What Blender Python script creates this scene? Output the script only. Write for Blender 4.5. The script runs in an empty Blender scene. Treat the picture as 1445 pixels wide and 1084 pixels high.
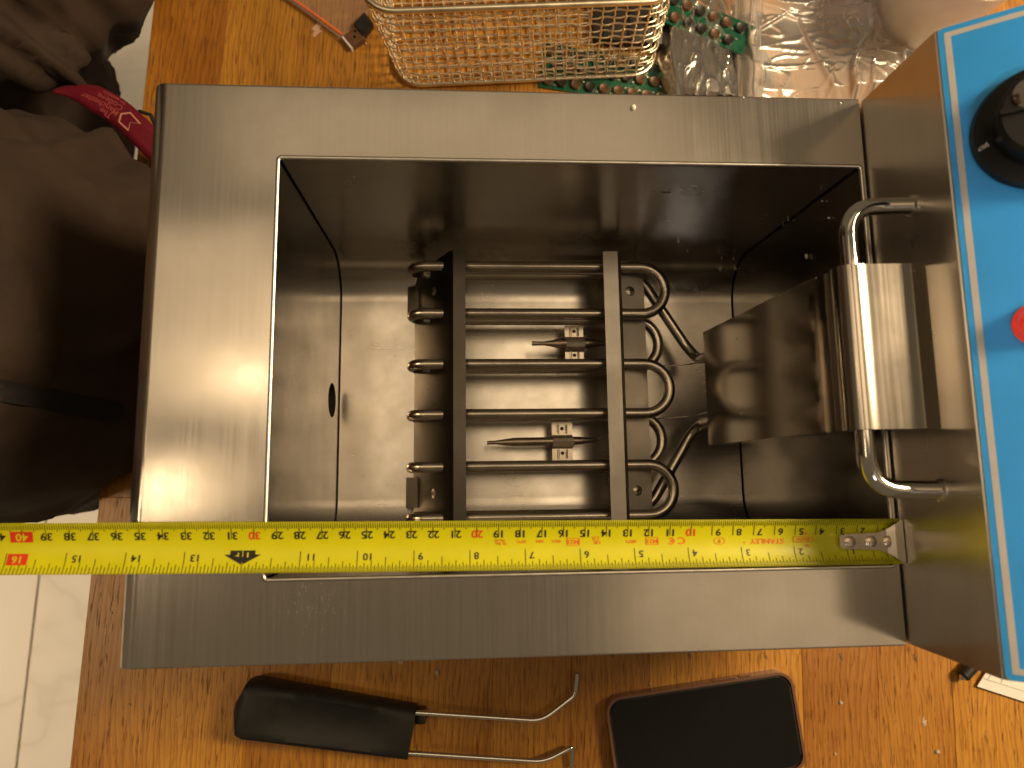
import bpy, bmesh, math, random
from mathutils import Vector, Matrix, noise, geometry
from mathutils.bvhtree import BVHTree
R = math.radians
S = 0.01                      # everything below is written in centimetres
ZO = 98.0                     # height of the fryer's rim above the floor, cm
sc = bpy.context.scene
col = sc.collection

# ------------------------------------------------------------------ camera
def W3(x, y, z): return Vector((x*S, y*S, (z+ZO)*S))
cam_d = bpy.data.cameras.new('camera'); cam = bpy.data.objects.new('camera', cam_d)
col.objects.link(cam); sc.camera = cam
CAMR = [[0.998084, -0.012932, 0.060515], [0.00469, 0.990915, 0.134405], [-0.061703, -0.133864, 0.989077]]
m = Matrix(CAMR).transposed().to_4x4()
m.translation = W3(-20.148, 4.437, 31.699)
cam.matrix_world = m
cam_d.sensor_width = 36.0; cam_d.lens = 36.0*950/1445
cam_d.clip_start = 0.01; cam_d.clip_end = 50
cam_d.dof.use_dof = True; cam_d.dof.focus_distance = 0.41; cam_d.dof.aperture_fstop = 8.5

# ------------------------------------------------------------------ light
world = bpy.data.worlds.new('World'); sc.world = world; world.use_nodes = True
bg = world.node_tree.nodes['Background']
bg.inputs[0].default_value = (1.0, 0.75, 0.46, 1); bg.inputs[1].default_value = 0.135
def area(name, x, y, z, size, watt, colr, target=(-15, 10, -10), shape='DISK'):
    d = bpy.data.lights.new(name, 'AREA'); d.shape = shape; d.size = size*S; d.energy = watt; d.color = colr
    o = bpy.data.objects.new(name, d); col.objects.link(o)
    o.location = W3(x, y, z)
    o.rotation_euler = (W3(*target)-W3(x, y, z)).to_track_quat('-Z', 'Y').to_euler()
    return o
WARM = (1.0, 0.73, 0.43)
def panel(x, y, z, sx, sy, watt):  # soft panels added overhead, placed and shaped for their reflections in the steel
    o = area('added_panel_light', x, y, z, sx, watt, WARM, (x, y, 0), 'RECTANGLE'); o.data.size_y = sy*S
    o.rotation_euler = (0, 0, 0); return o
area('overhead_light', 105, 49, 114, 46, 47, WARM)
panel(14, 36, 168, 58, 52, 1.9)
panel(-55, 36, 168, 34, 52, 1.0)
panel(-25, 112, 168, 150, 40, .75)
panel(-98, 52, 168, 60, 60, .75)
panel(75, -36, 168, 100, 40, .6)
area('overhead_light', -101, 2, 152, 15, .40, WARM, (-60, 0, 0))
area('overhead_light', -81, 31, 152, 10, .16, WARM, (-60, 15, 0))
cl = area('panel_fill_light', -25, -80, 172, 24, .26, (1.0, .93, .86), (21, 11, 10)); cl.data.spread = R(14)  # narrow light added to brighten the blue control panel
sp = area('overhead_light', -150, -8, 152, 16, 5, WARM, (-112, -25, -98)); sp.data.spread = R(60)  # added light for the floor alone, kept out of the plate's reflections
sc.view_settings.view_transform = 'Standard'; sc.view_settings.look = 'None'
sc.view_settings.exposure = 0.0; sc.view_settings.gamma = 1.0
sc.view_settings.use_curve_mapping = False
sc.cycles.max_bounces = 10; sc.cycles.transparent_max_bounces = 24; sc.cycles.glossy_bounces = 6

# ------------------------------------------------------------------ materials
def newmat(name):
    mt = bpy.data.materials.new(name); mt.use_nodes = True
    nt = mt.node_tree; return mt, nt, nt.nodes['Principled BSDF']
def N(nt, typ, **kw):
    n = nt.nodes.new(typ)
    for k, v in kw.items(): setattr(n, k, v)
    return n
def L(nt, a, b): nt.links.new(a, b)
def coords(nt, scale, kind='Object', rot=(0, 0, 0)):
    tc = N(nt, 'ShaderNodeTexCoord'); mp = N(nt, 'ShaderNodeMapping')
    mp.inputs['Scale'].default_value = scale; mp.inputs['Rotation'].default_value = rot
    L(nt, tc.outputs[kind], mp.inputs[0]); return mp.outputs[0]
def noisetex(nt, vec, scale=1, detail=4, rough=.55):
    n = N(nt, 'ShaderNodeTexNoise'); n.inputs['Scale'].default_value = scale
    n.inputs['Detail'].default_value = detail; n.inputs['Roughness'].default_value = rough
    L(nt, vec, n.inputs['Vector']); return n.outputs['Fac']
def ramp(nt, fac, stops):
    r = N(nt, 'ShaderNodeValToRGB'); e = r.color_ramp.elements
    while len(e) < len(stops): e.new(.5)
    for i, (p, c) in enumerate(stops):
        e[i].position = p; e[i].color = c if len(c) == 4 else (*c, 1)
    L(nt, fac, r.inputs[0]); return r.outputs[0]
def mrange(nt, fac, a, b, c, d):
    n = N(nt, 'ShaderNodeMapRange')
    for i, v in enumerate((a, b, c, d)): n.inputs[i+1].default_value = v
    L(nt, fac, n.inputs[0]); return n.outputs[0]
def mathn(nt, op, a, b=None):
    n = N(nt, 'ShaderNodeMath', operation=op)
    for i, v in enumerate((a, b)):
        if v is None: continue
        if isinstance(v, (int, float)): n.inputs[i].default_value = v
        else: L(nt, v, n.inputs[i])
    return n.outputs[0]
def mixc(nt, fac, a, b, typ='MIX'):
    n = N(nt, 'ShaderNodeMix', data_type='RGBA', blend_type=typ)
    if isinstance(fac, (int, float)): n.inputs[0].default_value = fac
    else: L(nt, fac, n.inputs[0])
    for i, v in ((6, a), (7, b)):
        if isinstance(v, tuple): n.inputs[i].default_value = (*v, 1)
        else: L(nt, v, n.inputs[i])
    return n.outputs[2]
def bump(nt, bsdf, h, strength, dist):
    b = N(nt, 'ShaderNodeBump'); b.inputs['Strength'].default_value = strength; b.inputs['Distance'].default_value = dist
    L(nt, h, b.inputs['Height']); L(nt, b.outputs[0], bsdf.inputs['Normal'])

def steel(name, brush='Y', base=(.60, .57, .53), rough=.30, aniso=.65, wear=.5, wear_pts=(), wave=1.0):
    mt, nt, b = newmat(name)
    b.inputs['Metallic'].default_value = 1
    fine = {'X': (10, 700, 60), 'Y': (700, 10, 60), 'Z': (60, 700, 10)}[brush]
    st = noisetex(nt, coords(nt, fine), 1, 3, .6)
    big = noisetex(nt, coords(nt, (22, 22, 22)), 1, 5, .65)
    sm = noisetex(nt, coords(nt, (160, 160, 160)), 1, 4, .7)
    c0 = ramp(nt, st, [(.25, tuple(v*.95 for v in base)), (.75, tuple(min(1, v*1.04) for v in base))])
    smudge = ramp(nt, big, [(.35, (1, 1, 1)), (.75, (1-.22*wear, 1-.25*wear, 1-.30*wear))])
    c1 = mixc(nt, 1.0, c0, smudge, 'MULTIPLY')
    spots = ramp(nt, sm, [(.70, (1, 1, 1)), (.78, (1-.35*wear,)*3)])
    c1 = mixc(nt, 1.0, c1, spots, 'MULTIPLY')
    r1 = mrange(nt, big, .3, .75, rough-.04*wear, rough+.10*wear)
    r2 = mathn(nt, 'ADD', r1, mrange(nt, st, .2, .8, -.02, .03))
    # scuffs: small dull pale patches of scratches at given places
    for (px, py, pz, rad, amt) in wear_pts:
        tc = N(nt, 'ShaderNodeTexCoord'); v = N(nt, 'ShaderNodeVectorMath', operation='DISTANCE')
        L(nt, tc.outputs['Object'], v.inputs[0]); v.inputs[1].default_value = (px*S, py*S, pz*S)
        near = mrange(nt, v.outputs['Value'], rad*S, rad*S*.2, 0, 1)
        sn = noisetex(nt, coords(nt, (900, 220, 300), rot=(0, 0, .45)), 1, 7, .8)
        mask = mathn(nt, 'MULTIPLY', near, mrange(nt, sn, .54, .72, 0, amt*.55))
        c1 = mixc(nt, mask, c1, (.82, .80, .77))
        r2 = mathn(nt, 'ADD', r2, mathn(nt, 'MULTIPLY', mask, .22))
    L(nt, c1, b.inputs['Base Color']); L(nt, r2, b.inputs['Roughness'])
    b.inputs['Anisotropic'].default_value = aniso
    tv = N(nt, 'ShaderNodeCombineXYZ')
    t = {'X': (0, 1, 0.3), 'Y': (1, 0, 0.3), 'Z': (.7, .7, 0)}[brush]
    for i in range(3): tv.inputs[i].default_value = t[i]
    L(nt, tv.outputs[0], b.inputs['Tangent'])
    wav = noisetex(nt, coords(nt, (9, 9, 9)), 1, 2, .4)
    h = mathn(nt, 'ADD', mathn(nt, 'MULTIPLY', st, .0014), mathn(nt, 'MULTIPLY', wav, wave))
    bump(nt, b, h, 1.0, .0006)
    return mt
def plain(name, base, rough=.5, metal=0, var=.15, vscale=60, bmp=0, bscale=300, coat=0, spec=.5):
    mt, nt, b = newmat(name)
    n = noisetex(nt, coords(nt, (vscale,)*3), 1, 5, .6)
    c = ramp(nt, n, [(.3, tuple(v*(1-var) for v in base)), (.7, tuple(min(1, v*(1+var)) for v in base))])
    L(nt, c, b.inputs['Base Color']); b.inputs['Metallic'].default_value = metal
    L(nt, mrange(nt, n, .3, .7, max(.02, rough*(1-.25*min(1, var*4))), rough*(1+.25*min(1, var*4))), b.inputs['Roughness'])
    b.inputs['Coat Weight'].default_value = coat; b.inputs['Specular IOR Level'].default_value = spec
    if bmp:
        bump(nt, b, noisetex(nt, coords(nt, (bscale,)*3), 1, 4, .6), .6, bmp)
    return mt
def glassy(name, tint=(.95, .92, .88), haze=.12, gloss=.5, rough=.08, crinkle=.0006, cs=180, milk=(.78, .74, .69)):
    # thin clear film: mostly lets light through, mirrors at grazing creases, a little milky
    mt, nt, b = newmat(name); nt.nodes.remove(b)
    out = nt.nodes['Material Output']
    tr = N(nt, 'ShaderNodeBsdfTransparent'); tr.inputs[0].default_value = (*tint, 1)
    gl = N(nt, 'ShaderNodeBsdfGlossy'); gl.inputs['Roughness'].default_value = rough
    df = N(nt, 'ShaderNodeBsdfDiffuse'); df.inputs[0].default_value = (*milk, 1)
    bp = N(nt, 'ShaderNodeBump'); bp.inputs['Distance'].default_value = crinkle; bp.inputs['Strength'].default_value = 1
    L(nt, noisetex(nt, coords(nt, (cs, cs, cs)), 1, 5, .6), bp.inputs['Height'])
    fr = N(nt, 'ShaderNodeFresnel'); fr.inputs[0].default_value = 1.5
    L(nt, bp.outputs[0], fr.inputs['Normal']); L(nt, bp.outputs[0], gl.inputs['Normal'])
    m1 = N(nt, 'ShaderNodeMixShader'); m1.inputs[0].default_value = haze
    L(nt, tr.outputs[0], m1.inputs[1]); L(nt, df.outputs[0], m1.inputs[2])
    m2 = N(nt, 'ShaderNodeMixShader')
    L(nt, mathn(nt, 'MULTIPLY', fr.outputs[0], gloss*2), m2.inputs[0])
    L(nt, m1.outputs[0], m2.inputs[1]); L(nt, gl.outputs[0], m2.inputs[2]); L(nt, m2.outputs[0], out.inputs[0])
    return mt
def woodmat():
    mt, nt, b = newmat('worn_oak')
    oi = N(nt, 'ShaderNodeObjectInfo')
    tc = N(nt, 'ShaderNodeTexCoord')
    off = N(nt, 'ShaderNodeVectorMath', operation='MULTIPLY_ADD')
    cmb = N(nt, 'ShaderNodeCombineXYZ')
    for i in range(3): L(nt, oi.outputs['Random'], cmb.inputs[i])
    L(nt, cmb.outputs[0], off.inputs[0]); off.inputs[1].default_value = (3.7, 9.1, 1.3); L(nt, tc.outputs['Object'], off.inputs[2])
    def mp(scale):
        m_ = N(nt, 'ShaderNodeMapping'); m_.inputs['Scale'].default_value = scale; L(nt, off.outputs[0], m_.inputs[0]); return m_.outputs[0]
    warp = N(nt, 'ShaderNodeTexNoise'); warp.inputs['Scale'].default_value = 1; warp.inputs['Detail'].default_value = 3
    L(nt, mp((14, 4, 10)), warp.inputs['Vector'])
    wv = N(nt, 'ShaderNodeVectorMath', operation='MULTIPLY_ADD')
    L(nt, warp.outputs['Color'], wv.inputs[0]); wv.inputs[1].default_value = (.035, .10, 0); L(nt, off.outputs[0], wv.inputs[2])
    rg = N(nt, 'ShaderNodeTexWave', wave_type='BANDS', bands_direction='X', wave_profile='SAW')
    m_ = N(nt, 'ShaderNodeMapping'); m_.inputs['Scale'].default_value = (1, .12, 1); L(nt, wv.outputs[0], m_.inputs[0]); L(nt, m_.outputs[0], rg.inputs['Vector'])
    rg.inputs['Scale'].default_value = 75; rg.inputs['Distortion'].default_value = 5.0; rg.inputs['Detail'].default_value = 3; rg.inputs['Detail Scale'].default_value = 2.5
    fib = noisetex(nt, mp((900, 22, 300)), 1, 4, .65)
    por = noisetex(nt, mp((850, 55, 300)), 1, 3, .6)
    patch = noisetex(nt, mp((9, 5, 9)), 1, 4, .6)
    c = ramp(nt, rg.outputs['Fac'], [(0, (.55, .305, .040)), (.55, (.52, .27, .031)), (.88, (.43, .20, .022)), (1, (.34, .145, .017))])
    c = mixc(nt, .55, c, ramp(nt, fib, [(.3, (.55, .50, .42)), (.7, (1.15, 1.1, 1.05))]), 'MULTIPLY')
    c = mixc(nt, ramp(nt, por, [(.57, (0, 0, 0)), (.66, (.7, .7, .7))]), c, (.10, .038, .012))
    tone = ramp(nt, oi.outputs['Random'], [(0, (.66, .54, .45)), (.5, (.84, .77, .70)), (1, (.97, .94, .90))])
    c = mixc(nt, 1, c, tone, 'MULTIPLY')
    c = mixc(nt, 1, c, ramp(nt, patch, [(.32, (.70, .60, .52)), (.62, (1.05, 1.05, 1.0))]), 'MULTIPLY')
    # ink and paint stains with their own shapes
    st = noisetex(nt, coords(nt, (34, 26, 1)), 1, 6, .62)
    c = mixc(nt, ramp(nt, st, [(.655, (0, 0, 0)), (.69, (.8, .8, .8))]), c, (.02, .032, .028))
    st2 = noisetex(nt, coords(nt, (27, 31, 9), rot=(0, 0, .7)), 1, 6, .6)
    c = mixc(nt, ramp(nt, st2, [(.64, (0, 0, 0)), (.74, (.55, .55, .55))]), c, (.20, .05, .012))
    L(nt, c, b.inputs['Base Color'])
    L(nt, mrange(nt, patch, .3, .7, .34, .55), b.inputs['Roughness'])
    b.inputs['Coat Weight'].default_value = .12; b.inputs['Coat Roughness'].default_value = .35
    h = mathn(nt, 'SUBTRACT', mathn(nt, 'MULTIPLY', fib, .5), mathn(nt, 'MULTIPLY', mrange(nt, por, .6, .7, 0, 1), 1))
    bump(nt, b, h, .7, .00035)
    return mt
def fabricmat(name, base, rough=.85):
    mt, nt, b = newmat(name)
    n = noisetex(nt, coords(nt, (30, 30, 30)), 1, 5, .6); f = noisetex(nt, coords(nt, (1500, 1500, 1500)), 1, 2, .5)
    c = ramp(nt, n, [(.3, tuple(v*.82 for v in base)), (.7, tuple(v*1.15 for v in base))])
    L(nt, c, b.inputs['Base Color']); b.inputs['Roughness'].default_value = rough
    b.inputs['Specular IOR Level'].default_value = .18; b.inputs['Sheen Weight'].default_value = .02; b.inputs['Sheen Roughness'].default_value = .5
    bump(nt, b, mathn(nt, 'ADD', f, mathn(nt, 'MULTIPLY', n, 6)), .5, .0005)
    return mt
def tilemat():
    mt, nt, b = newmat('marble_tile')
    w = noisetex(nt, coords(nt, (1.1, 1.6, 1)), 1, 5, .5)
    v = mathn(nt, 'ABSOLUTE', mathn(nt, 'SUBTRACT', w, .5))
    c = ramp(nt, v, [(0, (.70, .69, .67)), (.006, (.76, .75, .74)), (.03, (.80, .79, .78))])
    L(nt, c, b.inputs['Base Color']); b.inputs['Roughness'].default_value = .18
    return mt

M = {}
M['plate'] = steel('brushed_steel_plate', 'Y', rough=.34, aniso=.6, wear=.55, wear_pts=[(-27.5, -1.2, 0, 2.6, 1.0), (-31.0, 14.5, 0, 2.2, .55), (-5.2, -.9, 0, 2.0, .35), (-12, 21, 0, 2.0, .35)])
M['body'] = steel('brushed_steel_body', 'X', rough=.34, wear=.5)
M['tank_wall'] = steel('tank_steel', 'X', base=(.56, .53, .49), rough=.27, aniso=.5, wear=.6)
M['tank_end'] = steel('tank_end_steel', 'Y', base=(.56, .53, .49), rough=.27, aniso=.5, wear=.6)
M['head'] = steel('head_steel', 'Y', base=(.74, .69, .63), rough=.28, aniso=.5, wear=.4)
M['cover'] = steel('cover_steel', 'Y', base=(.52, .48, .43), rough=.15, aniso=.0, wear=.3, wave=.3)
M['bracket'] = steel('bracket_shaded_steel', 'X', base=(.095, .088, .078), rough=.30, aniso=.3, wear=1.0)  # left bracket: its shade is put into this dark base
M['tube'] = plain('element_tube_steel', (.55, .49, .42), .24, 1, .12, 40, .00008, 900)
M['chrome'] = plain('polished_steel', (.72, .69, .65), .08, 1, .06, 40)
M['wire'] = plain('plated_wire', (.90, .80, .63), .32, 1, .15, 60)
M['bulb'] = plain('bulb_metal', (.42, .35, .28), .30, 1, .2, 120, .00005, 800)
M['clip'] = plain('clip_steel', (.66, .60, .52), .30, 1, .15, 120)
M['hook'] = plain('hook_steel', (.66, .61, .54), .22, 1, .12, 150)
M['rivet'] = plain('rivet_metal', (.62, .52, .42), .28, 1, .12, 150)
M['rim'] = plain('rim_steel', (.80, .77, .72), .30, 1, .10, 120)
M['dark'] = plain('dark_gap', (.010, .009, .008), .9, 0, .2, spec=0)
M['blackp'] = plain('black_plastic', (.010, .010, .009), .55, 0, .2, 80, .00012, 900, 0, .35)
M['knob'] = plain('knob_plastic', (.012, .012, .012), .30, 0, .15, 60)
M['blue'] = plain('blue_panel', (.03, .38, .95), .45, 0, .05, 30, .00004, 1200)
M['stripe'] = plain('pale_stripe', (.60, .57, .52), .5, 0, .05)
M['white'] = plain('white_print', (.75, .72, .68), .5, 0, .05)
mt, nt, b = newmat('red_lens'); M['red'] = mt
L(nt, ramp(nt, noisetex(nt, coords(nt, (400, 400, 400)), 1, 2), [(.4, (.45, .004, .004)), (.65, (.75, .02, .01))]), b.inputs['Base Color'])
b.inputs['Roughness'].default_value = .12; b.inputs['Coat Weight'].default_value = 1
b.inputs['Emission Color'].default_value = (1, .06, .02, 1); b.inputs['Emission Strength'].default_value = .45
M['yellow'] = plain('tape_yellow', (.55, .54, .002), .36, 0, .06, 50, 0, 0, 0)
M['ink'] = plain('tape_ink', (.012, .010, .006), .45, 0, .1)
M['inkred'] = plain('tape_red_ink', (.62, .035, .012), .45, 0, .1)
M['inkorange'] = plain('tape_orange_ink', (.70, .10, .01), .45, 0, .1)
M['wood'] = woodmat()
M['tile'] = tilemat()
M['grout'] = plain('grout', (.10, .085, .055), .9, 0, .2)
M['jacket'] = fabricmat('brown_jacket_cloth', (.035, .0235, .017), .8)
M['zip'] = plain('black_zip_tape', (.006, .005, .005), .8, 0, .2)
M['lanyard'] = fabricmat('red_ribbon', (.10, .0035, .013), .6)
M['lanprint'] = plain('lanyard_print', (.24, .035, .04), .6, 0, .1)
M['lanlogo'] = plain('lanyard_logo', (.42, .18, .14), .6, 0, .1)
M['pcb'] = plain('green_board', (.004, .070, .036), .30, 0, .25, 200, 0, 0, .3)
M['comp'] = plain('component_black', (.016, .013, .010), .4, 0, .3, 200)
M['copper'] = plain('component_brown', (.10, .055, .03), .4, .3, .3, 300)
M['solder'] = plain('solder', (.75, .73, .66), .25, 1, .1)
M['film'] = glassy('clear_film', (.98, .96, .93), .34, .42, .18, .00015, 90)
M['film2'] = glassy('clear_bag_film', (.98, .96, .93), .10, .45, .16, .0002, 120)
M['seal'] = plain('orange_seal', (.75, .16, .05), .35, 0, .1)
M['screen'] = plain('phone_glass', (.006, .006, .006), .06, 0, .1)
M['case'] = glassy('phone_case_film', (.75, .50, .38), .22, .9, .1, .0002, 200, (.62, .33, .22))
M['paper'] = plain('paper', (.70, .69, .66), .7, 0, .05)
M['line'] = plain('pencil_line', (.45, .44, .42), .8, 0, .05)
M['crumb'] = plain('foam_crumb', (.78, .73, .66), .8, 0, .1, 400)
M['cup'] = plain('cup_white', (.75, .70, .62), .3, 0, .05)
M['cupin'] = plain('cup_drink', (.012, .020, .018), .1, 0, .1)
M['brownp'] = plain('brown_connector', (.11, .05, .025), .45, 0, .2, 200)
M['blot'] = plain('pink_paint', (.50, .33, .24), .6, 0, .15, 200)
M['chip'] = plain('bench_chip', (.42, .36, .28), .8, 0, .15, 400)

# ------------------------------------------------------------------ builders
ORG = {}
def root(name, label, cat, base, group=None):
    o = bpy.data.objects.new(name, None); col.objects.link(o); o.empty_display_size = .02
    o.location = W3(*base); ORG[o.name] = Vector(base)
    tag(o, label, cat, group); return o
def tag(o, label, cat=None, group=None, kind=None):
    if label: o['label'] = label
    if cat: o['category'] = cat
    if group: o['group'] = group
    if kind: o['kind'] = kind
    return o
class MB:
    """collects geometry in centimetres"""
    def __init__(s): s.bm = bmesh.new()
    def box(s, x0, x1, y0, y1, z0, z1, bev=0, seg=2):
        r = bmesh.ops.create_cube(s.bm, size=1)
        for v in r['verts']: v.co = Vector(((x0+x1)/2+v.co.x*(x1-x0), (y0+y1)/2+v.co.y*(y1-y0), (z0+z1)/2+v.co.z*(z1-z0)))
        if bev:
            es = list({e for v in r['verts'] for e in v.link_edges})
            bmesh.ops.bevel(s.bm, geom=es, offset=bev, segments=seg, affect='EDGES', profile=.5)
        return s
    def tube(s, pts, rad, n=12, closed=False, caps=True, flat=None):
        pts = [Vector(p) for p in pts]; rings = []
        k = len(pts); prev = None
        rads = rad if isinstance(rad, (list, tuple)) else [rad]*k
        for i in range(k):
            a = pts[i-1] if (i > 0 or closed) else pts[i]
            c = pts[(i+1) % k] if (i < k-1 or closed) else pts[i]
            t = (c-a).normalized()
            if prev is None:
                u = t.orthogonal().normalized()
                if abs(t.z) < .9: u = Vector((0, 0, 1)).cross(t).normalized()
            else:
                u = (prev - t*prev.dot(t))
                u = u.normalized() if u.length > 1e-6 else t.orthogonal().normalized()
            prev = u; w = t.cross(u)
            rings.append([s.bm.verts.new(pts[i]+(u*math.cos(2*math.pi*j/n)+w*math.sin(2*math.pi*j/n)*(flat or 1))*rads[i]) for j in range(n)])
        for i in range(k if closed else k-1):
            A, B = rings[i], rings[(i+1) % k]
            for j in range(n): s.bm.faces.new((A[j], A[(j+1) % n], B[(j+1) % n], B[j]))
        if caps and not closed:
            s.bm.faces.new(rings[0][::-1]); s.bm.faces.new(rings[-1])
        return s
    def lathe(s, prof, c, axis=(0, 0, 1), n=32):
        """prof: (radius, height) pairs, from bottom to top"""
        ax = Vector(axis).normalized(); u = ax.orthogonal().normalized(); w = ax.cross(u); c = Vector(c)
        rings = []
        for (r, h) in prof:
            if r < 1e-5: rings.append([s.bm.verts.new(c+ax*h)])
            else: rings.append([s.bm.verts.new(c+ax*h+(u*math.cos(2*math.pi*j/n)+w*math.sin(2*math.pi*j/n))*r) for j in range(n)])
        for A, B in zip(rings, rings[1:]):
            for j in range(n):
                q = [A[j % len(A)], A[(j+1) % len(A)], B[(j+1) % len(B)], B[j % len(B)]]
                q = [v for i, v in enumerate(q) if v not in q[:i]]
                if len(q) >= 3: s.bm.faces.new(q)
        if len(rings[0]) > 1: s.bm.faces.new(rings[0][::-1])
        if len(rings[-1]) > 1: s.bm.faces.new(rings[-1])
        return s
    def prism(s, poly, f0, f1):
        """closed polygon of 2d points; f0/f1 map (a,b) to 3d for the two ends"""
        A = [s.bm.verts.new(f0(*p)) for p in poly]; B = [s.bm.verts.new(f1(*p)) for p in poly]
        n = len(poly)
        s.bm.faces.new(A[::-1]); s.bm.faces.new(B)
        for i in range(n): s.bm.faces.new((A[i], A[(i+1) % n], B[(i+1) % n], B[i]))
        return s
    def sheet(s, prof, y0, y1, th, axis='Y', ny=1):
        """open profile of (x,z) swept along y, with thickness th on its right-hand side"""
        P = [Vector((p[0], 0, p[1])) for p in prof]; n = len(P); off = []
        for i in range(n):
            a = P[max(0, i-1)]; b = P[min(n-1, i+1)]; t = (b-a).normalized()
            off.append(P[i]+Vector((t.z, 0, -t.x))*th)
        ring = P+off[::-1]; k = len(ring); rows = []
        for j in range(ny+1):
            y = y0+(y1-y0)*j/ny
            rows.append([s.bm.verts.new((p.x, y, p.z)) for p in ring])
        for A, B in zip(rows, rows[1:]):
            for i in range(k): s.bm.faces.new((A[i], B[i], B[(i+1) % k], A[(i+1) % k]))
        for row, rev in ((rows[0], False), (rows[-1], True)):
            for i in range(n-1):
                q = (row[i], row[i+1], row[k-2-i], row[k-1-i]); s.bm.faces.new(q[::-1] if rev else q)
        return s
    def grid(s, nu, nv, f, closed=False):
        V = [[s.bm.verts.new(f(i/nu, j/nv)) for j in range(nv+1)] for i in range(nu+1)]
        for i in range(nu):
            for j in range(nv): s.bm.faces.new((V[i][j], V[i+1][j], V[i+1][j+1], V[i][j+1]))
        return s
    def add(s, verts, faces):
        vs = [s.bm.verts.new(v) for v in verts]
        for f in faces:
            try: s.bm.faces.new([vs[i] for i in f])
            except ValueError: pass
        return s
    def build(s, name, mat, parent=None, smooth=40, wn=False, recalc=True, org=None, solid=0):
        if recalc: bmesh.ops.recalc_face_normals(s.bm, faces=s.bm.faces)
        o0 = Vector(org) if org is not None else (ORG[parent.name] if parent else Vector((0, 0, 0)))
        for v in s.bm.verts:
            v.co = (v.co-o0)*S if (parent or org is not None) else Vector((v.co.x*S, v.co.y*S, (v.co.z+ZO)*S))
        me = bpy.data.meshes.new(name); s.bm.to_mesh(me); s.bm.free()
        me.materials.append(M[mat] if isinstance(mat, str) else mat)
        if smooth:
            me.polygons.foreach_set('use_smooth', [True]*len(me.polygons))
            me.set_sharp_from_angle(angle=R(smooth))
        o = bpy.data.objects.new(name, me); col.objects.link(o)
        if parent:
            o.parent = parent; ORG[o.name] = ORG[parent.name]
            if org is not None:
                o.location = (o0-ORG[parent.name])*S; ORG[o.name] = o0
        elif org is not None:
            o.location = W3(*org); ORG[o.name] = o0
        else: ORG[o.name] = Vector((0, 0, -ZO))
        if wn:
            md = o.modifiers.new('wn', 'WEIGHTED_NORMAL'); md.keep_sharp = True; md.weight = 100
        if solid:
            md = o.modifiers.new('solid', 'SOLIDIFY'); md.thickness = solid*S; md.offset = -1
        return o
def copy_of(o, parent, shift):
    c = o.copy(); col.objects.link(c); c.parent = parent
    c.location = o.location+Vector(shift)*S; ORG[c.name] = ORG[o.name]+Vector(shift); return c
def arc(c, r, a0, a1, n, pl):
    """points of an arc; pl maps (cos,sin) offsets to 3d"""
    return [Vector(c)+pl(r*math.cos(R(a0+(a1-a0)*i/n)), r*math.sin(R(a0+(a1-a0)*i/n))) for i in range(n+1)]
def fillet(pts, r, n=6):
    """rounds the inner corners of a polyline"""
    P = [Vector(p) for p in pts]; rr = r if isinstance(r, (list, tuple)) else [r]*len(P)
    out = [P[0]]
    for i in range(1, len(P)-1):
        a = (P[i-1]-P[i]); b = (P[i+1]-P[i]); da = min(rr[i], a.length*.49, b.length*.49)
        a = P[i]+a.normalized()*da; b = P[i]+b.normalized()*da
        for k in range(n+1):
            t = k/n; out.append(a*(1-t)**2+P[i]*2*t*(1-t)+b*t*t)
    out.append(P[-1]); return out
_txt = {}
def textgeo(s, size, bold=.0):
    key = (s, size, bold)
    if key not in _txt:
        cu = bpy.data.curves.new('t', 'FONT'); cu.body = s; cu.size = size; cu.align_x = 'CENTER'; cu.align_y = 'CENTER'; cu.offset = bold
        cu.resolution_u = 3
        o = bpy.data.objects.new('t', cu); col.objects.link(o)
        me = bpy.data.meshes.new_from_object(o.evaluated_get(bpy.context.evaluated_depsgraph_get()))
        _txt[key] = ([v.co.copy() for v in me.vertices], [list(p.vertices) for p in me.polygons])
        bpy.data.objects.remove(o); bpy.data.curves.remove(cu); bpy.data.meshes.remove(me)
    return _txt[key]

# ------------------------------------------------------------------ floor and table
FZ, TZ = -98.0, -23.0
fl = MB().box(-220, 120, -140, 200, FZ-3, FZ-.25).build('floor', 'grout'); fl['kind'] = 'structure'
ang = R(-2.35)
def rotp(x, y, c=(0, 0)): return (c[0]+x*math.cos(ang)-y*math.sin(ang), c[1]+x*math.sin(ang)+y*math.cos(ang))
tproto = MB().box(-29.85, 29.85, -59.85, 59.85, -.8, 0, .12, 1).build('tile', 'tile', fl, org=(0, 0, 0))
for k in range(18):
    o = tproto if k == 0 else tproto.copy()
    if k: col.objects.link(o); o.parent = fl
    x, y = rotp(-30+60*(k//3-1), -60+120*(k % 3-1), (-96.1, 30))
    o.location = Vector((x, y, FZ+ZO))*S; o.rotation_euler = (0, 0, ang)

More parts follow.
